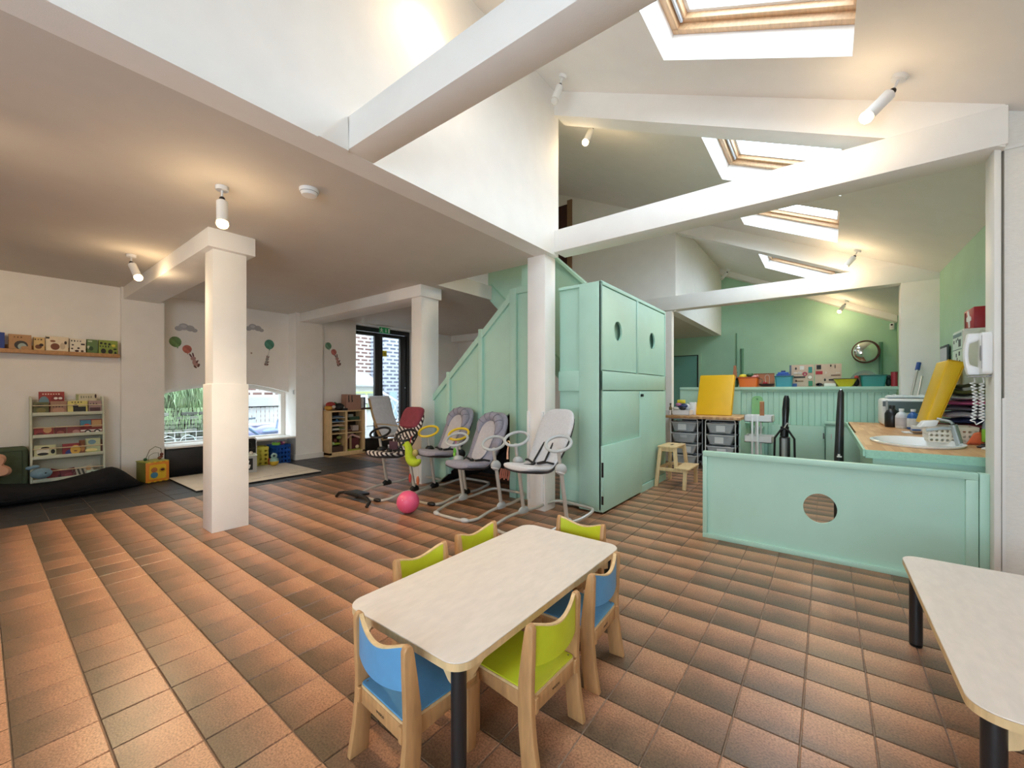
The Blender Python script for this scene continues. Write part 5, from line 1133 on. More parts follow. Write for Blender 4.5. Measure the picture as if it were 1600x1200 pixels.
# yellow foam mats
YF = mat('yellow_vinyl', '#E4B316', .4, noise=.03, nscale=6, bump=.25, bscale=9)
def mat_block(name, label, c8, seam=None):
    t = thing(name, label, 'foam mat', Vector(c8[0]), 0, 'yellow foam mats')
    MB().add(c8, [(3, 2, 1, 0), (4, 5, 6, 7), (0, 1, 5, 4), (1, 2, 6, 5), (2, 3, 7, 6), (3, 0, 4, 7)]).build('cover', YF, t, bevel=.012, seg=3)
    a, b, c, d = [Vector(c8[i]) for i in seam]
    MB().tube([a, b, c, d], .004, 6).build('seam', mat('yellow_seam', '#C89A12', .5), t, smooth=True)
mat_block('foam_mat', 'yellow foam mat standing on the drawer worktop, leaning back', [(-1.655, 7.0, .802), (-1.15, 7.0, .802), (-1.15, 7.09, .802), (-1.655, 7.09, .802), (-1.65, 7.28, 1.44), (-1.145, 7.28, 1.44), (-1.145, 7.37, 1.42), (-1.65, 7.37, 1.42)], (1, 2, 6, 5))
mat_block('foam_mat', 'yellow foam mat leaning on end behind the sink', [(.650, 4.78, .90), (.735, 4.78, .925), (.735, 5.2, .925), (.650, 5.2, .90), (.785, 4.78, 1.435), (.885, 4.78, 1.41), (.885, 5.2, 1.41), (.785, 5.2, 1.435)], (0, 1, 5, 4))
# basket with clutter on the drawer worktop
def simple_basket(name, label, x0, x1, y0, y1, z0, z1, col, holes=0, grp=None, cat='basket'):
    t = thing(name, label, cat, ((x0+x1)/2, (y0+y1)/2, z0), 0, grp); m_ = mat('basket_'+col.strip('#'), col, .5)
    MB().box(x0, x1, y0, y1, z0, z0+.006).build('bottom', m_, t)
    k = .005
    if holes:
        for (a, b, pos, ax) in ((x0, x1, y0, 'y'), (x0, x1, y1, 'y'), (y0, y1, x0, 'x'), (y0, y1, x1, 'x')):
            m = MB(); 
            if ax == 'x': m.M = XY
            n = max(3, int((b-a)/.028)); rws = holes
            for i in range(n):
                for j in range(rws):
                    u0 = a+(b-a)*i/n; u1 = a+(b-a)*(i+1)/n; v0 = z0+(z1-z0)*.85*j/rws; v1 = z0+(z1-z0)*.85*(j+1)/rws
                    m.hole_plate(u0, u1, v0, v1, (u0+u1)/2, (v0+v1)/2, (u1-u0)*.32, (v1-v0)*.32, pos-k/2, pos+k/2, 6)
            m.box(a, b, pos-k, pos+k, z0+(z1-z0)*.85, z1); m.build('side', m_, t)
    else:
        MB().box(x0, x1, y0, y0+k, z0, z1).box(x0, x1, y1-k, y1, z0, z1).box(x0, x0+k, y0, y1, z0, z1).box(x1-k, x1, y0, y1, z0, z1).build('side', m_, t)
        MB().tube([(x0, y0, z1), (x1, y0, z1), (x1, y1, z1), (x0, y1, z1)], .006, 6, True).build('rim', m_, t)
    return t
b1 = simple_basket('basket', 'white plastic basket heaped with clutter beside the yellow mat', -1.93, -1.68, 6.72, 6.95, .80, .875, '#E2E0E2')
for i, (c, x, y, z, r) in enumerate((('#2E3A66', -1.80, 6.83, .94, (.09, .07, .04)), ('#B77AA0', -1.86, 6.80, .965, (.05, .05, .03)), ('#1C1C22', -1.79, 6.76, .905, (.05, .04, .03)), ('#C8CCD2', -1.74, 6.84, .92, (.05, .05, .06)), ('#D8D0C4', -1.90, 6.78, .90, (.05, .04, .03)))):
    MB().ell((x, y, z), r, 12, 8).build('contents', plain(c), b1, smooth=True)
t = thing('sponge', 'yellow sponge cloth on top of the heaped white basket', 'sponge', (-1.82, 6.82, .98)); MB().box(-1.88, -1.77, 6.78, 6.86, .985, 1.04).build('body', plain('#E8D23A'), t, bevel=.012); MB().box(-1.88, -1.77, 6.776, 6.78, .99, 1.0).build('edge', plain('#C8B020'), t)
t = thing('paper_holder', 'white paper holder behind the clutter basket', 'holder', (-1.70, 6.98, .80)); MB().box(-1.74, -1.65, 6.97, 7.05, .80, 1.0).build('body', WHITEP, t, bevel=.004); MB().box(-1.73, -1.66, 6.985, 7.035, 1.0, 1.01).build('sheets', plain('#8FB59A'), t)
t = thing('bottle', 'small brown bottle by the cabinet end of the drawer worktop', 'bottle', (-1.98, 6.78, .80)); MB().lathe([(.022, 0), (.024, .01), (.024, .11), (.012, .135), (.011, .16)], (-1.98, 6.78, .80), 14).build('body', plain('#7A6A4A', .3), t, smooth=True); MB().cyl((-1.98, 6.78, .96), (-1.98, 6.78, .985), .014).build('cap', plain('#4A4038'), t)
simple_basket('small_bin', 'small pale bin half hidden by the tall mint cabinet', -2.02, -1.95, 6.62, 6.72, .80, .87, '#D6D2D4', 0, None, 'bin')
# three-tier white trolley
tl = thing('trolley', 'white three tray utility trolley with a wooden post on top', 'trolley', (-.69, 6.2, 0))
TX0, TX1, TY0, TY1 = -.86, -.545, 6.2, 6.52
for z in (.775, .505, .22):
    m = MB().box(TX0, TX1, TY0, TY1, z, z+.008).box(TX0, TX1, TY0, TY0+.006, z, z+.085).box(TX0, TX1, TY1-.006, TY1, z, z+.085).box(TX0, TX0+.006, TY0, TY1, z, z+.085).box(TX1-.006, TX1, TY0, TY1, z, z+.085); m.build('tray', WHITEP, tl)
for x in (-.765, -.705):
    MB().box(x-.012, x+.012, TY0-.016, TY0-.002, .06, .86).build('post', WHITEP, tl, bevel=.003); MB().box(x-.012, x+.012, TY1+.002, TY1+.016, .06, .86).build('post', WHITEP, tl, bevel=.003)
for x in (TX0+.03, TX1-.03):
    for y in (TY0+.03, TY1-.03): MB().cyl((x-.01, y, .03), (x+.01, y, .03), .03).build('caster', BLACK, tl, smooth=True); MB().box(x-.01, x+.01, y-.01, y+.01, .05, .22).build('caster_stem', WHITEP, tl)
t = thing('wood_post', 'short orange brown wooden block standing in the trolley top tray', 'block', (-.67, 6.33, .783)); MB().box(-.695, -.645, 6.31, 6.35, .783, 1.035).build('post', mat('orange_wood', '#A5683E', .5, noise=.1), t, bevel=.003); MB().box(-.695, -.645, 6.31, 6.35, 1.035, 1.045).build('end_grain', WOODL, t)
t = thing('cutting_board', 'rounded light green board leaning on the boarded half wall', 'board', (-.87, 7.56, .62)); MB().prism([(x, z) for x, z in rrect(-.945, -.79, .62, 1.10, .06, 5)], 'y', 7.575, 7.588).build('board', plain('#86BE86'), t); MB().prism(circ(-.868, 1.05, .015), 'y', 7.573, 7.576).build('hole', plain('#5E8E66'), t)
t = thing('shelf_bracket', 'lower mint shelf on which the green board stands', 'shelf', (-.86, 7.5, .58)); MB().box(-.95, -.77, 7.45, 7.60, .60, .62).build('top', MINT, t); MB().box(-.95, -.77, 7.56, 7.60, 0, .60).build('front', MINT, t)
# vacuum cleaner
vc = thing('vacuum_cleaner', 'upright black and silver vacuum cleaner with a looped black cord', 'vacuum cleaner', (-.40, 6.05, 0))
MB().tube([(-.40, 6.05, .70), (-.395, 6.06, .80), (-.39, 6.07, .95), (-.385, 6.09, 1.08), (-.385, 6.10, 1.12)], lambda q: [.030, .034, .040, .034, .022][min(4, int(q*4+.5))], 14).build('handle', mat('glossy_black', '#15171C', .2), vc, smooth=True)
MB().tube([(-.405, 6.04, .62), (-.40, 6.05, .74)], .045, 14).build('neck', BLACK, vc, smooth=True)
MB().box(-.455, -.345, 6.0, 6.10, .20, .62).build('body', BLACK, vc, bevel=.02); MB().cyl((-.40, 5.985, .22), (-.40, 5.985, .60), .03, n=16).build('dust_tube', mat('silver_plastic', '#B8BCC0', .3, metal=.4), vc, smooth=True)
MB().box(-.53, -.27, 5.92, 6.14, .0, .10).build('floor_head', BLACK, vc, bevel=.02); MB().box(-.44, -.36, 6.0, 6.1, .09, .21).build('hinge', BLACK, vc, bevel=.01)
MB().tube([(-.36, 6.03, .74), (-.44, 6.0, .70), (-.50, 6.0, .60), (-.505, 6.0, .35), (-.45, 5.99, .2), (-.345, 5.98, .2), (-.295, 6.0, .35), (-.30, 6.0, .6), (-.36, 6.0, .70), (-.43, 6.02, .74)], .012, 8).build('cord', BLACK, vc, smooth=True)
MB().tube([(-.40, 6.0, .73), (-.37, 5.99, .79), (-.345, 6.0, .77)], .008, 6).build('cord_hook', GREYM, vc, smooth=True)
# black folded parasol-like pole
bp_ = thing('folded_pole', 'tall black folded pole behind the gate panel with a small white mark', 'pole', (.093, 4.62, 0))
MB().tube([(.093, 4.62, .02), (.093, 4.62, .6), (.102, 4.62, 1.0), (.107, 4.62, 1.165), (.107, 4.62, 1.19)], lambda q: [.036, .034, .027, .022, .012][min(4, int(q*4+.5))], 14).build('sleeve', BLACKM, bp_, smooth=True)
MB().lathe([(.07, 0), (.07, .018), (.04, .024)], (.093, 4.62, 0), 20).build('base', BLACK, bp_, smooth=True); MB().cyl((.107, 4.62, 1.19), (.107, 4.62, 1.198), .008).build('tip', CHROME, bp_)
MB().box(.078, .112, 4.580, 4.586, .60, .612).box(.084, .10, 4.580, 4.586, .612, .628).build('mark', WHITEP, bp_)
# low mint cupboards under the boarded wall
lw = thing('cupboard', 'low mint cupboard doors below the boarded half wall', 'cupboard', (-.2, 7.4, 0))
MB().box(-.66, -.01, 7.35, 7.56, 0, .66).build('body', MINT, lw, bevel=.004); MB().box(-.645, -.02, 7.335, 7.35, .02, .672).build('door', MINT, lw, bevel=.003)
MB().box(.0, .40, 7.35, 7.56, 0, .70).build('body', MINT, lw, bevel=.004); d_ = MB().box(.02, .40, 7.335, 7.35, .02, .67).build('door', MINT, lw, bevel=.003); MB().box(-.015, .42, 7.32, 7.57, .705, .74).build('top', MINT, lw, bevel=.003)
MB().box(-.03, -.015, 7.31, 7.335, .50, .58).build('catch', mat('dark_grey_metal', '#4A4E50', .4), lw); MB().box(.06, .07, 7.325, 7.335, .50, .57).build('catch', GREYM, lw)
# things on the ledge of the half wall
LZ = 1.246; lg_ = 'things on the ledge of the half wall'
def tub(label, x0, x1, y, h, col, rim=None, handle=False, taper=.85, d=.22, bail=False):
    t = thing('tub', label, 'tub', ((x0+x1)/2, y, LZ), 0, lg_); m_ = mat('tub_'+col.strip('#'), col, .4); hx = (x1-x0)/2; cx = (x0+x1)/2
    rs = [[(cx+px*k, y+py*k, LZ+z) for px, py in rrect(-hx, hx, -d/2, d/2, .03, 4)] for z, k in ((0, taper), (h*.5, (1+taper)/2), (h, .98))]
    rs2 = [[(cx+px*k, y+py*k, LZ+z) for px, py in rrect(-hx, hx, -d/2, d/2, .03, 4)] for z, k in ((h, .93), (.008, taper*.93))]
    MB().rings(rs+rs2).build('body', m_, t, smooth=True)
    MB().tube([(cx+px*1.0, y+py*1.0, LZ+h) for px, py in rrect(-hx, hx, -d/2, d/2, .03, 4)], .008, 6, True).build('rim', rim or m_, t, smooth=True)
    if handle: MB().tube([(x1-.01, y, LZ+h-.01), (x1+.045, y-.02, LZ+h-.03), (x1+.05, y-.02, LZ+h*.55), (x1+.02, y-.02, LZ+.05)], .006, 6).build('handle', plain('#5E6A5E'), t, smooth=True)
    if bail: MB().tube([(x0, y, LZ+h), (x0-.02, y, LZ+h-.05), (x0+.02, y-d/2-.01, LZ+h-.06)], .006, 6).build('handle', m_, t, smooth=True)
    return t
tub('orange tub of mixed toy food on the ledge', -1.155, -.86, 7.74, .155, '#E0702A', plain('#B0482A'), True)
for nm, lab, c, x, z, r in (('toy_lemon', 'yellow toy lemon in the orange tub', '#E8D43A', -1.09, 1.42, (.06, .05, .04)), ('toy_leaf', 'dark green toy leaf in the orange tub', '#2E5A34', -.99, 1.44, (.06, .05, .03)), ('toy_fruit', 'pink toy fruit in the orange tub', '#D89A9A', -.92, 1.41, (.05, .05, .03))):
    t = thing(nm, lab, 'toy', (x, 7.72, z-.03)); MB().ell((x, 7.72, z), r).build('body', plain(c), t, smooth=True); MB().ell((x+.04, 7.70, z+.015), (.02, .02, .015)).build('tip', plain(c), t, smooth=True)
tub('teal square tub with a blue lidded box on it', -.64, -.40, 7.72, .165, '#3F96A6', plain('#2E6E7A'))
t = thing('toy_pot', 'blue lidded toy box sitting in the teal square tub', 'toy', (-.53, 7.72, 1.41)); MB().box(-.62, -.44, 7.66, 7.79, 1.40, 1.45).build('body', plain('#2A56A6'), t, bevel=.01); MB().box(-.60, -.46, 7.67, 7.78, 1.45, 1.475).build('lid', plain('#2F62B8'), t, bevel=.008); MB().cyl((-.53, 7.72, 1.475), (-.53, 7.72, 1.5), .03).build('knob', plain('#1F3F86'), t)
tub('large teal tub near the right end of the ledge', .39, .675, 7.74, .155, '#2F8C86', plain('#2C6E66'), d=.26)
bw = thing('bowl', 'yellow tapered bowl on the ledge in front of the busy boards', 'bowl', (.225, 7.70, LZ))
MB().rings([[(.225+px*k, 7.70+py*k, LZ+z) for px, py in rrect(-.135, .135, -.11, .11, .05, 5)] for z, k in ((0, .58), (.11, 1.0), (.11, .94), (.008, .55))]).build('body', plain('#D2C42A', .4), bw, smooth=True)
MB().tube([(.225+px, 7.70+py, LZ+.112) for px, py in rrect(-.135, .135, -.11, .11, .05, 5)], .007, 6, True).build('rim', mat('dark_green_rim', '#3E4A2E', .4), bw, smooth=True)
pn = thing('toy_pan', 'dark red toy pan lying on the ledge', 'pan', (-.75, 7.70, LZ)); MB().lathe([(.08, .01), (.105, .035), (.11, .05), (.10, .05), (.07, .02)], (-.75, 7.70, LZ), 20).build('body', mat('dark_red_pan', '#3E141A', .35), pn, smooth=True); MB().ell((-.77, 7.68, LZ+.06), (.035, .03, .03)).build('toy_in_pan', plain('#A22A32'), pn, smooth=True)
MB().tube([(-.755, 7.66, LZ+.04), (-.77, 7.66, LZ+.16), (-.755, 7.66, LZ+.19), (-.72, 7.66, LZ+.19), (-.71, 7.66, LZ+.16), (-.71, 7.66, LZ+.05)], .004, 6).build('handle', GREYM, pn, smooth=True)
ck = thing('cork_board', 'terracotta coloured board lying along the back of the ledge', 'board', (-.83, 7.90, LZ)); MB().box(-1.0, -.66, 7.88, 7.90, LZ, LZ+.22).build('panel', plain('#B87A56'), ck); MB().box(-1.0, -.66, 7.874, 7.88, LZ+.21, LZ+.225).build('edge', plain('#8E5A3E'), ck)
jg = thing('tool_holder', 'small dark pot with a rust coloured paddle at the left end of the ledge', 'pot', (-1.2, 7.72, LZ)); MB().lathe([(.04, 0), (.055, .05), (.05, .13)], (-1.205, 7.72, LZ), 14).build('pot', plain('#3A5A3E'), jg, smooth=True); MB().prism([(-1.24, LZ+.12), (-1.17, LZ+.12), (-1.19, LZ+.36), (-1.225, LZ+.36)], 'y', 7.71, 7.735).build('paddle', plain('#A2694C'), jg)
MB().ell((-1.20, 7.69, LZ+.14), (.045, .03, .03)).build('dark_toy', BLACK, jg, smooth=True)
def board(label, x0, x1, bits):
    t = thing('busy_board', label, 'busy board', ((x0+x1)/2, 7.84, LZ), 0, 'busy boards on the ledge')
    MB().box(x0, x1, 7.84, 7.855, LZ, LZ+.345).build('panel', mat('pale_plywood', '#CDB6A2', .6, noise=.05), t, bevel=.002)
    for (k_, c, u, v, a, b) in bits:
        x = x0+u*(x1-x0); z = LZ+v*.345; m = MB()
        if k_ == 'b': m.box(x-a, x+a, 7.83, 7.84, z-b, z+b)
        elif k_ == 'o': m.prism(circ(x, z, a, b, 16), 'y', 7.828, 7.84)
        elif k_ == 'r': m.tube([(x+a*math.cos(2*PI*i/16), 7.832, z+a*math.sin(2*PI*i/16)) for i in range(16)], b, 6, True)
        elif k_ == 'a': m.tube([(x-a, 7.832, z+b), (x-a*.4, 7.826, z-b*.3), (x+a*.3, 7.826, z-b*.3), (x+a, 7.832, z+b)], .009, 6)
        m.build({'b': 'block', 'o': 'disc', 'r': 'ring', 'a': 'chain'}[k_], plain(c), t)
t1 = board('busy board with a slate blue edge, teal squares and a black bar', -.455, -.145, [('b', '#5A6E80', .04, .5, .013, .17), ('b', '#E4E2DE', .52, .86, .028, .03), ('b', '#2E8A86', .86, .76, .024, .045), ('o', '#2A2420', .27, .83, .012, .02), ('o', '#E8E0DA', .25, .63, .03, .012), ('o', '#CFC8C4', .43, .63, .03, .018), ('r', '#B03A5A', .64, .58, .024, .008), ('b', '#1A181A', .42, .44, .072, .011), ('o', '#EAE4DA', .85, .43, .026, .026), ('r', '#8A7A6A', .85, .43, .027, .004), ('b', '#6A4A2A', .42, .26, .05, .007), ('o', '#3A2A1A', .28, .27, .012, .018), ('b', '#2A8060', .87, .15, .026, .04), ('b', '#3A62A0', .2, .08, .035, .025)])
t2 = board('busy board with a red strip, a black switch and a hanging latch', -.130, .19, [('b', '#1C1A1C', .15, .87, .028, .032), ('b', '#B02A34', .16, .62, .042, .024), ('o', '#3A2A22', .60, .92, .010, .018), ('o', '#5A4A3A', .76, .88, .006, .03), ('b', '#E0D6CA', .86, .60, .026, .006), ('b', '#5A3A26', .78, .50, .055, .006), ('o', '#D8CCC0', .42, .62, .008, .02), ('o', '#1E1C1C', .38, .30, .012, .022), ('o', '#1C1C22', .16, .10, .042, .024), ('o', '#D8DCE4', .12, .10, .018, .018), ('b', '#1E1C1E', .68, .30, .05, .01)])
t = thing('toy_boat', 'white toy dish next to the yellow bowl', 'toy', (.06, 7.68, LZ)); MB().box(-.02, .12, 7.63, 7.73, LZ, LZ+.05).build('body', plain('#D9DCD2'), t, bevel=.01); MB().ell((-.02, 7.66, LZ+.025), (.02, .02, .022)).build('knob', plain('#6A6A5A'), t, smooth=True)
ar = thing('arch_handle', 'grey green arched board standing behind the large teal tub', 'board', (.45, 7.86, LZ)); MB().prism([(.45+.19*math.cos(PI*i/16), LZ+.235*math.sin(PI*i/16)) for i in range(17)], 'y', 7.87, 7.885).build('board', plain('#7E9080'), ar); MB().prism([(.45+.15*math.cos(PI*i/16), LZ+.19*math.sin(PI*i/16)) for i in range(17)], 'y', 7.862, 7.87).build('inner_panel', plain('#A08C76'), ar)
for nm, lab, c, x in (('toy_figure', 'small red toy figure left of the large teal tub', '#B0342E', .355), ('toy_figure', 'dark green toy shape right of the large teal tub', '#1F3A34', .70)):
    t = thing(nm, lab, 'toy', (x, 7.74, LZ)); MB().ell((x, 7.76, LZ+.06), (.035, .03, .06)).build('body', plain('#2A2422' if x < .5 else c), t, smooth=True); MB().ell((x, 7.74, LZ+.13), (.025, .02, .03)).build('head', plain(c), t, smooth=True)
rcn = thing('canister', 'tall red canister at the right end of the ledge', 'canister', (.755, 7.72, LZ)); MB().cyl((.755, 7.72, LZ), (.755, 7.72, LZ+.19), .036, n=18).build('body', plain('#A8323C', .4), rcn, smooth=True); MB().cyl((.755, 7.72, LZ+.19), (.755, 7.72, LZ+.20), .037, n=18).build('lid', plain('#8A2830'), rcn)
# convex mirror, pipes and detector on the back wall
mr = thing('convex_mirror', 'round convex safety mirror on the green back wall', 'mirror', (.636, 10.85, 1.75))
MIR = mat('mirror_glass', '#F2F4F4', .03, metal=1)
m = MB(); m.M = Matrix.Translation((.636, 10.78, 1.965)) @ Matrix.Rotation(PI/2, 4, 'X') @ Matrix.Rotation(.18, 4, 'Y')
m.lathe([(.205*math.sin(a), .09*math.cos(a)) for a in [PI/2*i/10 for i in range(10, -1, -1)]][:-1]+[(.001, .09)], n=40).build('dome', MIR, mr, smooth=True)
MB().tube([(.636+.208*math.cos(2*PI*i/40), 10.78, 1.965+.218*math.sin(2*PI*i/40)) for i in range(40)], .012, 8, True).build('rim', plain('#5A2A22', .4), mr, smooth=True)
MB().cyl((.636, 10.79, 1.965), (.636, 10.9, 1.965), .04).build('bracket', plain('#6E8E7A'), mr)
for x, z, r, l in ((-1.668, 2.525, .012, 'thin tall green pipe on the back wall'), (-1.548, 2.155, .03, 'short thick dark green pipe on the back wall'), (.867, 2.133, .03, 'green pipe beside the convex mirror')):
    t = thing('pipe', l, 'pipe', (x, 10.87, 0)); MB().cyl((x, 10.865, 0), (x, 10.865, z), r).build('tube', mat('dark_green_pipe', '#5E8E72', .6), t, smooth=True); MB().cyl((x, 10.865, z), (x, 10.865, z+.015), r*1.1).build('cap', mat('dark_green_pipe', '#5E8E72'), t)
    MB().box(x-.02, x+.02, 10.87, 10.9, 1.6, 1.63).build('clip', mat('dark_green_pipe', '#5E8E72'), t)
t = thing('motion_detector', 'small white motion detector in the far corner of the green wall', 'detector', (1.04, 10.86, 2.45)); MB().box(1.0, 1.065, 10.85, 10.9, 2.38, 2.51).build('body', WHITEP, t, bevel=.012); MB().ell((1.025, 10.85, 2.475), (.018, .008, .018)).build('lens', BLACK, t, smooth=True)
t = thing('ceiling_light', 'slim ceiling light under the corridor soffit', 'lamp', (-2.9, 8.6, ZC)); MB().box(-3.2, -2.7, 8.57, 8.63, ZC-.03, ZC).build('housing', WHITEP, t, bevel=.006); MB().box(-3.18, -2.72, 8.58, 8.62, ZC-.036, ZC-.03).build('diffuser', mat('warm_diffuser', '#F2DFC0', .4, emit=1.5), t)
# ------------------------------------------------------------------ sink counter
kc = thing('kitchen_counter', 'wooden worktop on a mint base with an oval white basin', 'counter', (.65, 5.5, 0))
m = MB(); m.M = Matrix(((1, 0, 0, 0), (0, 0, 1, 0), (0, 1, 0, 0), (0, 0, 0, 1)))
m.hole_plate(.22, 1.095, 3.78, 5.25, .56, 4.50, .25, .40, .735, .77, 40); m.box(.22, 1.095, 0, 0, 0, 0) if False else None
m.build('top', BUTCH, kc)
MB().box(.24, 1.095, 5.25, 7.05, .735, .77).build('top', BUTCH, kc)
MB().box(.22, 1.095, 3.765, 3.78, .715, .77).box(.208, .222, 3.765, 7.05, .725, .772).build('edge_strip', MINTD, kc)
MB().box(.26, 1.095, 3.80, 3.83, 0, .735).build('front_panel', MINT, kc, bevel=.003); MB().box(.27, .29, 3.83, 5.0, 0, .735).build('side_panel', MINT, kc); MB().box(.36, .38, 6.0, 7.05, 0, .735).build('side_panel', MINT, kc)
bs = MB(); pr_ = []
for k_, z in ((1.06, .772), (1.08, .785), (1.0, .79), (.95, .782), (.85, .72), (.55, .66), (.05, .65)): pr_.append([(.56+.25*k_*math.cos(2*PI*i/40), 4.50+.40*k_*math.sin(2*PI*i/40), z) for i in range(40)])
bs.rings(pr_, cap=False); bs.build('basin', mat('white_ceramic', '#F0F1F1', .15), kc, smooth=True)
MB().cyl((.56, 4.5, .651), (.56, 4.5, .655), .025).build('drain', CHROME, kc)
TAPM = mat('brushed_steel', '#A3A8A8', .38, metal=.7)
fa = thing('tap', 'grey single lever tap at the side of the oval basin', 'tap', (.80, 4.48, .77)); MB().tube([(.80, 4.48, .77), (.785, 4.48, .84), (.765, 4.48, .925)], .022, 14).build('body', TAPM, fa, smooth=True); MB().tube([(.77, 4.48, .90), (.70, 4.48, .895), (.62, 4.48, .875)], .012, 10).build('spout', TAPM, fa, smooth=True); MB().tube([(.765, 4.48, .93), (.75, 4.50, .95), (.69, 4.54, .965)], .010, 10).build('lever', TAPM, fa, smooth=True)
b2 = simple_basket('basket', 'cream pierced basket on the worktop beside the tap', .66, .93, 4.66, 4.92, .772, .90, '#DDD3C6', 3)
MB().prism([(.60, .885), (.70, .90), (.72, .945), (.63, .935)], 'y', 4.64, 4.78).build('folded_cloth', plain('#E6E2E2'), b2, bevel=.01)
pl_ = thing('sink_plug', 'black sink plug lying near the edge of the worktop', 'plug', (.90, 4.40, .77)); MB().lathe([(.03, 0), (.034, .008), (.02, .014), (.008, .026)], (.90, 4.40, .771), 16).build('body', plain('#3A2E2A'), pl_, smooth=True); MB().cyl((.90, 4.40, .795), (.90, 4.40, .80), .012).build('grip', plain('#2A2422'), pl_)
def bottle(label, x, y, h, r, c, cap, lab=None, sq=False):
    t = thing('bottle', label, 'bottle', (x, y, .772), 0, 'bottles by the white machine')
    MB().lathe([(r*.92, 0), (r, .01), (r, h*.62), (r*.75, h*.76), (r*.36, h*.84), (r*.36, h*.9)], (x, y, .772), 18, 1, .8 if sq else 1).build('body', plain(c, .35), t, smooth=True)
    MB().cyl((x, y, .772+h*.88), (x, y, .772+h), r*.42, n=14).build('cap', plain(cap, .4), t, smooth=True)
    if lab: MB().lathe([(r*1.015, h*.12), (r*1.015, h*.55)], (x, y, .772), 18, 1, .8 if sq else 1, cap=False).build('sticker', plain(lab), t, smooth=True)
bottle('black detergent bottle with a lilac foot', .60, 6.32, .245, .065, '#17161A', '#1E1D22', None)
lab_b = bpy.data.objects[-1] if False else None
bottle('white spray free bottle with a plain white cap', .66, 6.15, .215, .052, '#DFE0E4', '#ECECEE', '#C8C4C8')
bottle('blue bottle with a white label and cap', .74, 6.05, .215, .05, '#2E62A8', '#E2E4E8', '#D4D8DC')
bottle('small green and white bottle behind the blue one', .80, 6.30, .16, .05, '#DDE2DA', '#7EB24A', '#A9C890')
t = thing('small_box', 'blue and white carton at the foot of the yellow mat', 'box', (.75, 5.75, .772)); MB().box(.69, .82, 5.68, 5.80, .772, .83).build('body', WHITEP, t, bevel=.003); MB().box(.688, .75, 5.679, 5.801, .775, .80).build('band', plain('#2E62A8'), t)
t = thing('paper_stack', 'few papers lying on the worktop before the bottles', 'paper', (.70, 5.6, .772)); MB().box(.60, .80, 5.45, 5.62, .772, .78).build('sheets', WHITEP, t); MB().box(.66, .84, 5.42, 5.6, .78, .79).build('folder', plain('#7A5A3A'), t)
wm = thing('washing_machine', 'white rounded counter top machine with a cloth on top', 'appliance', (.75, 6.75, .772)); MB().box(.53, .98, 6.5, 7.0, .775, 1.09).build('body', WHITEP, wm, bevel=.03, seg=3); MB().box(.57, .94, 6.492, 6.50, .93, 1.06).build('window', mat('grey_glass_panel', '#5E6E72', .2), wm); MB().box(.56, .58, 6.485, 6.5, .80, 1.07).build('door_edge', GREYP, wm); MB().box(.535, .56, 6.48, 6.5, 1.0, 1.06).build('handle', plain('#6A7276'), wm)
cl = thing('cleaning_cloth', 'crumpled pale cloth on top of the white machine', 'cloth', (.76, 6.72, 1.09)); random.seed(11)
rs = []
for i in range(14):
    row = []
    for j in range(10): row.append((.58+.37*i/13, 6.55+.36*j/9, 1.10+.05*random.random()*(1 if 0 < i < 13 and 0 < j < 9 else .1)))
    rs.append(row)
MB().rings(rs, closed=False, cap=False).build('cloth', mat('pale_terry', '#C3CDD0', .95, noise=.12), cl, smooth=True, sub=1); MB().tube([(.58, 6.55, 1.1), (.75, 6.545, 1.105), (.95, 6.55, 1.1)], .008, 6).build('hem', plain('#9AA8B0'), cl, smooth=True)
sq = thing('squeegee', 'blue handled mop stick leaning on the white pillar behind the worktop', 'mop', (.90, 6.85, 1.09)); MB().cyl((.83, 6.95, 1.10), (.905, 7.05, 1.48), .012).build('stick', GREYM, sq, smooth=True); MB().cyl((.897, 7.04, 1.44), (.915, 7.065, 1.53), .022).build('grip', plain('#2C4E92', .4), sq, smooth=True)
MB().cyl((.88, 6.90, 1.10), (.94, 7.05, 1.36), .012).build('second_stick', GREYM, sq, smooth=True)
# folded clothes pile
gcol = [('#B9B2B0', .06), ('#C86A4A', .04), ('#9E4450', .04), ('#3E4470', .05), ('#D2C8D8', .065), ('#7A7080', .05), ('#C85A90', .05), ('#DCD8DE', .05), ('#7A7A48', .06), ('#55553A', .045)]
names = ['grey', 'coral', 'wine red', 'navy', 'lilac', 'plum grey', 'bright pink', 'white', 'olive', 'dark moss']
z = .775; random.seed(4)
for i, ((c, h), n_) in enumerate(zip(gcol, names)):
    h = h*.92; x0 = .80+random.uniform(-.05, .02); x1 = 1.06; y0 = 4.98+random.uniform(-.03, .03); y1 = 5.30
    if 7 <= i: x0 += .04
    pos = 'lowest' if i == 0 else ('topmost' if i == len(gcol)-1 else 'lying on the %s garment' % names[i-1])
    t = thing('folded_garment', '%s folded garment in the clothes pile, %s' % (n_, pos), 'garment', ((x0+x1)/2, 5.1, z), 0, 'folded clothes on the worktop')
    rs = []
    for k_ in range(9):
        u = k_/8; x = x0+(x1-x0)*u; e = .5+.5*math.sin(PI*min(1, u*1.15+.1)); dz = .008*math.sin(u*9+i)
        rs.append([(x, y0-.045*e, z+h*.5+dz), (x, y0+.01, z+h*(.02)+max(0, dz)), (x, y1, z+h*.02), (x, y1+.01, z+h*.5), (x, y1, z+h*.95+dz), (x, y0+.01, z+h*.95+dz)])
    MB().rings(rs).build('fabric', mat('cloth_'+c.strip('#'), c, .95, noise=.15, nscale=12, bump=.2, bscale=40), t, smooth=True, sub=1)
    MB().tube([(x0+.02, y0-.03, z+h*.5), ((x0+x1)/2, y0-.05, z+h*.45), (x1-.01, y0-.03, z+h*.5)], .004, 5).build('fold_line', mat('cloth_'+c.strip('#'), c), t, smooth=True); z += h
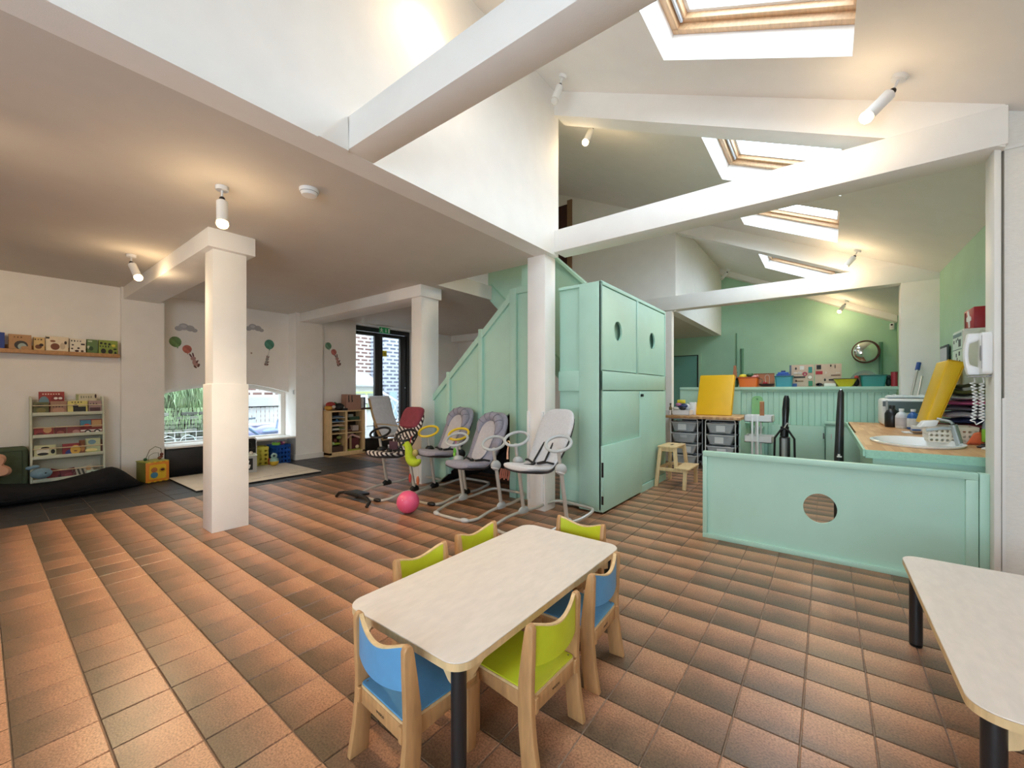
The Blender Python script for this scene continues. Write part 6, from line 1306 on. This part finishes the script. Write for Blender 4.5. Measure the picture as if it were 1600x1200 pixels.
t = thing('cloth_bundle', 'pale blue plastic bundle beside the clothes pile', 'bundle', (1.04, 4.82, .772)); MB().ell((1.03, 4.84, .87), (.05, .06, .10), 12, 9).build('body', mat('pale_blue_film', '#A9BAC6', .3, noise=.2, nscale=20, bump=.5, bscale=30), t, smooth=True); MB().ell((1.02, 4.82, .99), (.04, .04, .05)).build('knot', mat('pale_blue_film', '#A9BAC6'), t, smooth=True)
t = thing('sponge', 'lime green sponge standing at the end of the worktop', 'sponge', (.985, 4.55, .772)); MB().box(.93, 1.02, 4.55, 4.58, .80, .895).build('body', plain('#92C83A'), t, bevel=.004); MB().box(.93, 1.02, 4.58, 4.59, .80, .895).build('scourer', plain('#6A9A2A'), t)
t = thing('cloth', 'orange cloth folded against the cream basket', 'cloth', (.93, 4.62, .772)); MB().prism([(.86, .772), (.95, .772), (.93, .87), (.90, .86)], 'y', 4.60, 4.64).build('fabric', plain('#E0683A'), t, bevel=.006); MB().box(.87, .94, 4.595, 4.60, .775, .785).build('hem', plain('#B84E2A'), t)
t = thing('soap_dish', 'white dish with a black scoop on it at the cut end of the worktop', 'dish', (.95, 4.35, .772)); MB().prism([(.86, 4.25), (1.03, 4.25), (1.03, 4.42), (.93, 4.42)], 'z', .772, .785).build('dish', WHITEP, t, bevel=.003); MB().ell((.965, 4.40, .81), (.05, .03, .015)).build('scoop', BLACK, t, smooth=True)
# wall cupboard, red first-aid style box, posters, tablet
wb = thing('wall_cabinet', 'small cream wall cupboard carrying the red box', 'cabinet', (1.0, 5.17, 1.16)); MB().box(.915, 1.095, 5.0, 5.34, 1.16, 1.70).build('body', PAPER, wb, bevel=.002); MB().box(.91, .915, 5.01, 5.33, 1.18, 1.69).build('door', PAPER, wb)
rb_ = thing('first_aid_box', 'red box with a white emblem on its side on top of the cream cupboard', 'box', (1.02, 5.15, 1.70)); MB().box(.973, 1.085, 5.01, 5.31, 1.702, 1.878).build('body', plain('#A8202E', .4), rb_, bevel=.004)
m = MB(); m.M = XY; m.prism([(5.12, 1.72), (5.15, 1.72), (5.16, 1.77), (5.22, 1.78), (5.22, 1.81), (5.17, 1.82), (5.19, 1.86), (5.15, 1.865), (5.13, 1.82), (5.08, 1.80), (5.08, 1.775), (5.12, 1.77)], 'y', .969, .973).build('emblem', WHITEP, rb_)
MB().box(.970, .973, 5.25, 5.28, 1.72, 1.86).build('marking', mat('dark_red_mark', '#6E1420', .5), rb_)
po = thing('poster', 'pale mint notice with small black pictograms on the side of the cream cupboard', 'poster', (.909, 5.17, 1.36)); MB().box(.907, .91, 5.015, 5.325, 1.36, 1.69).build('sheet', plain('#CFE2D6'), po); MB().box(.9055, .907, 5.03, 5.31, 1.645, 1.675).build('header', plain('#6E8A8E'), po); MB().box(.9055, .907, 5.02, 5.32, 1.535, 1.54).build('divider', plain('#6E8A8E'), po)
for y, z_, a, b in ((5.09, 1.59, .035, .03), (5.20, 1.615, .01, .012), (5.15, 1.625, .012, .01), (5.28, 1.61, .012, .014), (5.10, 1.50, .02, .018), (5.20, 1.49, .014, .016), (5.09, 1.43, .02, .013), (5.17, 1.45, .01, .02)): MB().box(.9055, .907, y-a, y+a, z_-b, z_+b).build('pictogram', plain('#3E4A4C'), po)
tb = thing('clipboard', 'dark framed whiteboard clip leaning on the green wall', 'board', (1.06, 6.8, 1.35)); MB().box(1.07, 1.085, 6.52, 6.90, 1.30, 1.70).build('frame', plain('#3A4648'), tb, bevel=.006); MB().box(1.066, 1.07, 6.55, 6.87, 1.33, 1.67).build('sheet', plain('#BFC6CE'), tb)
dk = thing('black_bag', 'dark upright bag between the yellow mat and the clothes', 'bag', (1.0, 5.45, .78)); MB().box(.93, 1.08, 5.40, 5.55, .78, 1.27).build('body', mat('black_cloth', '#1C1416', .9), dk, bevel=.02); MB().tube([(.95, 5.39, 1.2), (1.0, 5.385, 1.29), (1.05, 5.39, 1.2)], .008, 6).build('handle', BLACK, dk, smooth=True)
# intercom telephone on the trim
ph = thing('wall_phone', 'white wall telephone handset with a coiled cord on the door trim', 'telephone', (.73, 3.66, 1.27))
MB().prism(rrect(3.515, 3.605, 1.275, 1.52, .02, 4), 'x', .715, .757).build('base', WHITEP, ph, bevel=.006)
hs = []
for k_ in range(13):
    u = k_/12; z_ = 1.275+.245*u; bow = math.sin(PI*u)
    xo = .672-.016*bow; th_w = .030 if (u < .22 or u > .78) else .018; xi = xo+th_w+(.024 if (u < .2 or u > .8) else 0)
    hs.append([(xo, 3.575, z_), (xo, 3.62, z_), (xi, 3.62, z_), (xi, 3.575, z_)])
MB().rings(hs).build('handset', WHITEP, ph, bevel=.005)
MB().prism(circ(3.54, 1.40, .016, .045, 20), 'x', .713, .7165).build('button_plate', plain('#8E8A92', .4), ph); MB().box(.713, .7165, 3.518, 3.522, 1.31, 1.50).build('seam', plain('#B8B4B8'), ph)
MB().box(.675, .757, 3.54, 3.62, 1.262, 1.268).build('cradle', plain('#9A969A'), ph)
co = []
for i in range(150):
    u = i/149; a = u*2*PI*17; r_ = .013; base = Vector((.70+.03*math.sin(PI*u), 3.69, 1.262-.26*math.sin(PI*u)))
    co.append((base.x+r_*math.cos(a), base.y+r_*math.sin(a), base.z))
MB().tube([(.70, 3.60, 1.262)]+[(.695+.010*math.cos(2*PI*q*12/80)+.012*math.sin(PI*q/80), 3.61+.010*math.sin(2*PI*q*12/80), 1.235-.24*q/80) for q in range(81)]+[(.71, 3.61, .98), (.735, 3.61, 1.0)]+[(.732+.010*math.cos(2*PI*q*12/80), 3.61+.010*math.sin(2*PI*q*12/80), 1.01+.22*q/80) for q in range(81)]+[(.735, 3.60, 1.262)], .0032, 5).build('coiled_cord', WHITEP, ph, smooth=True)
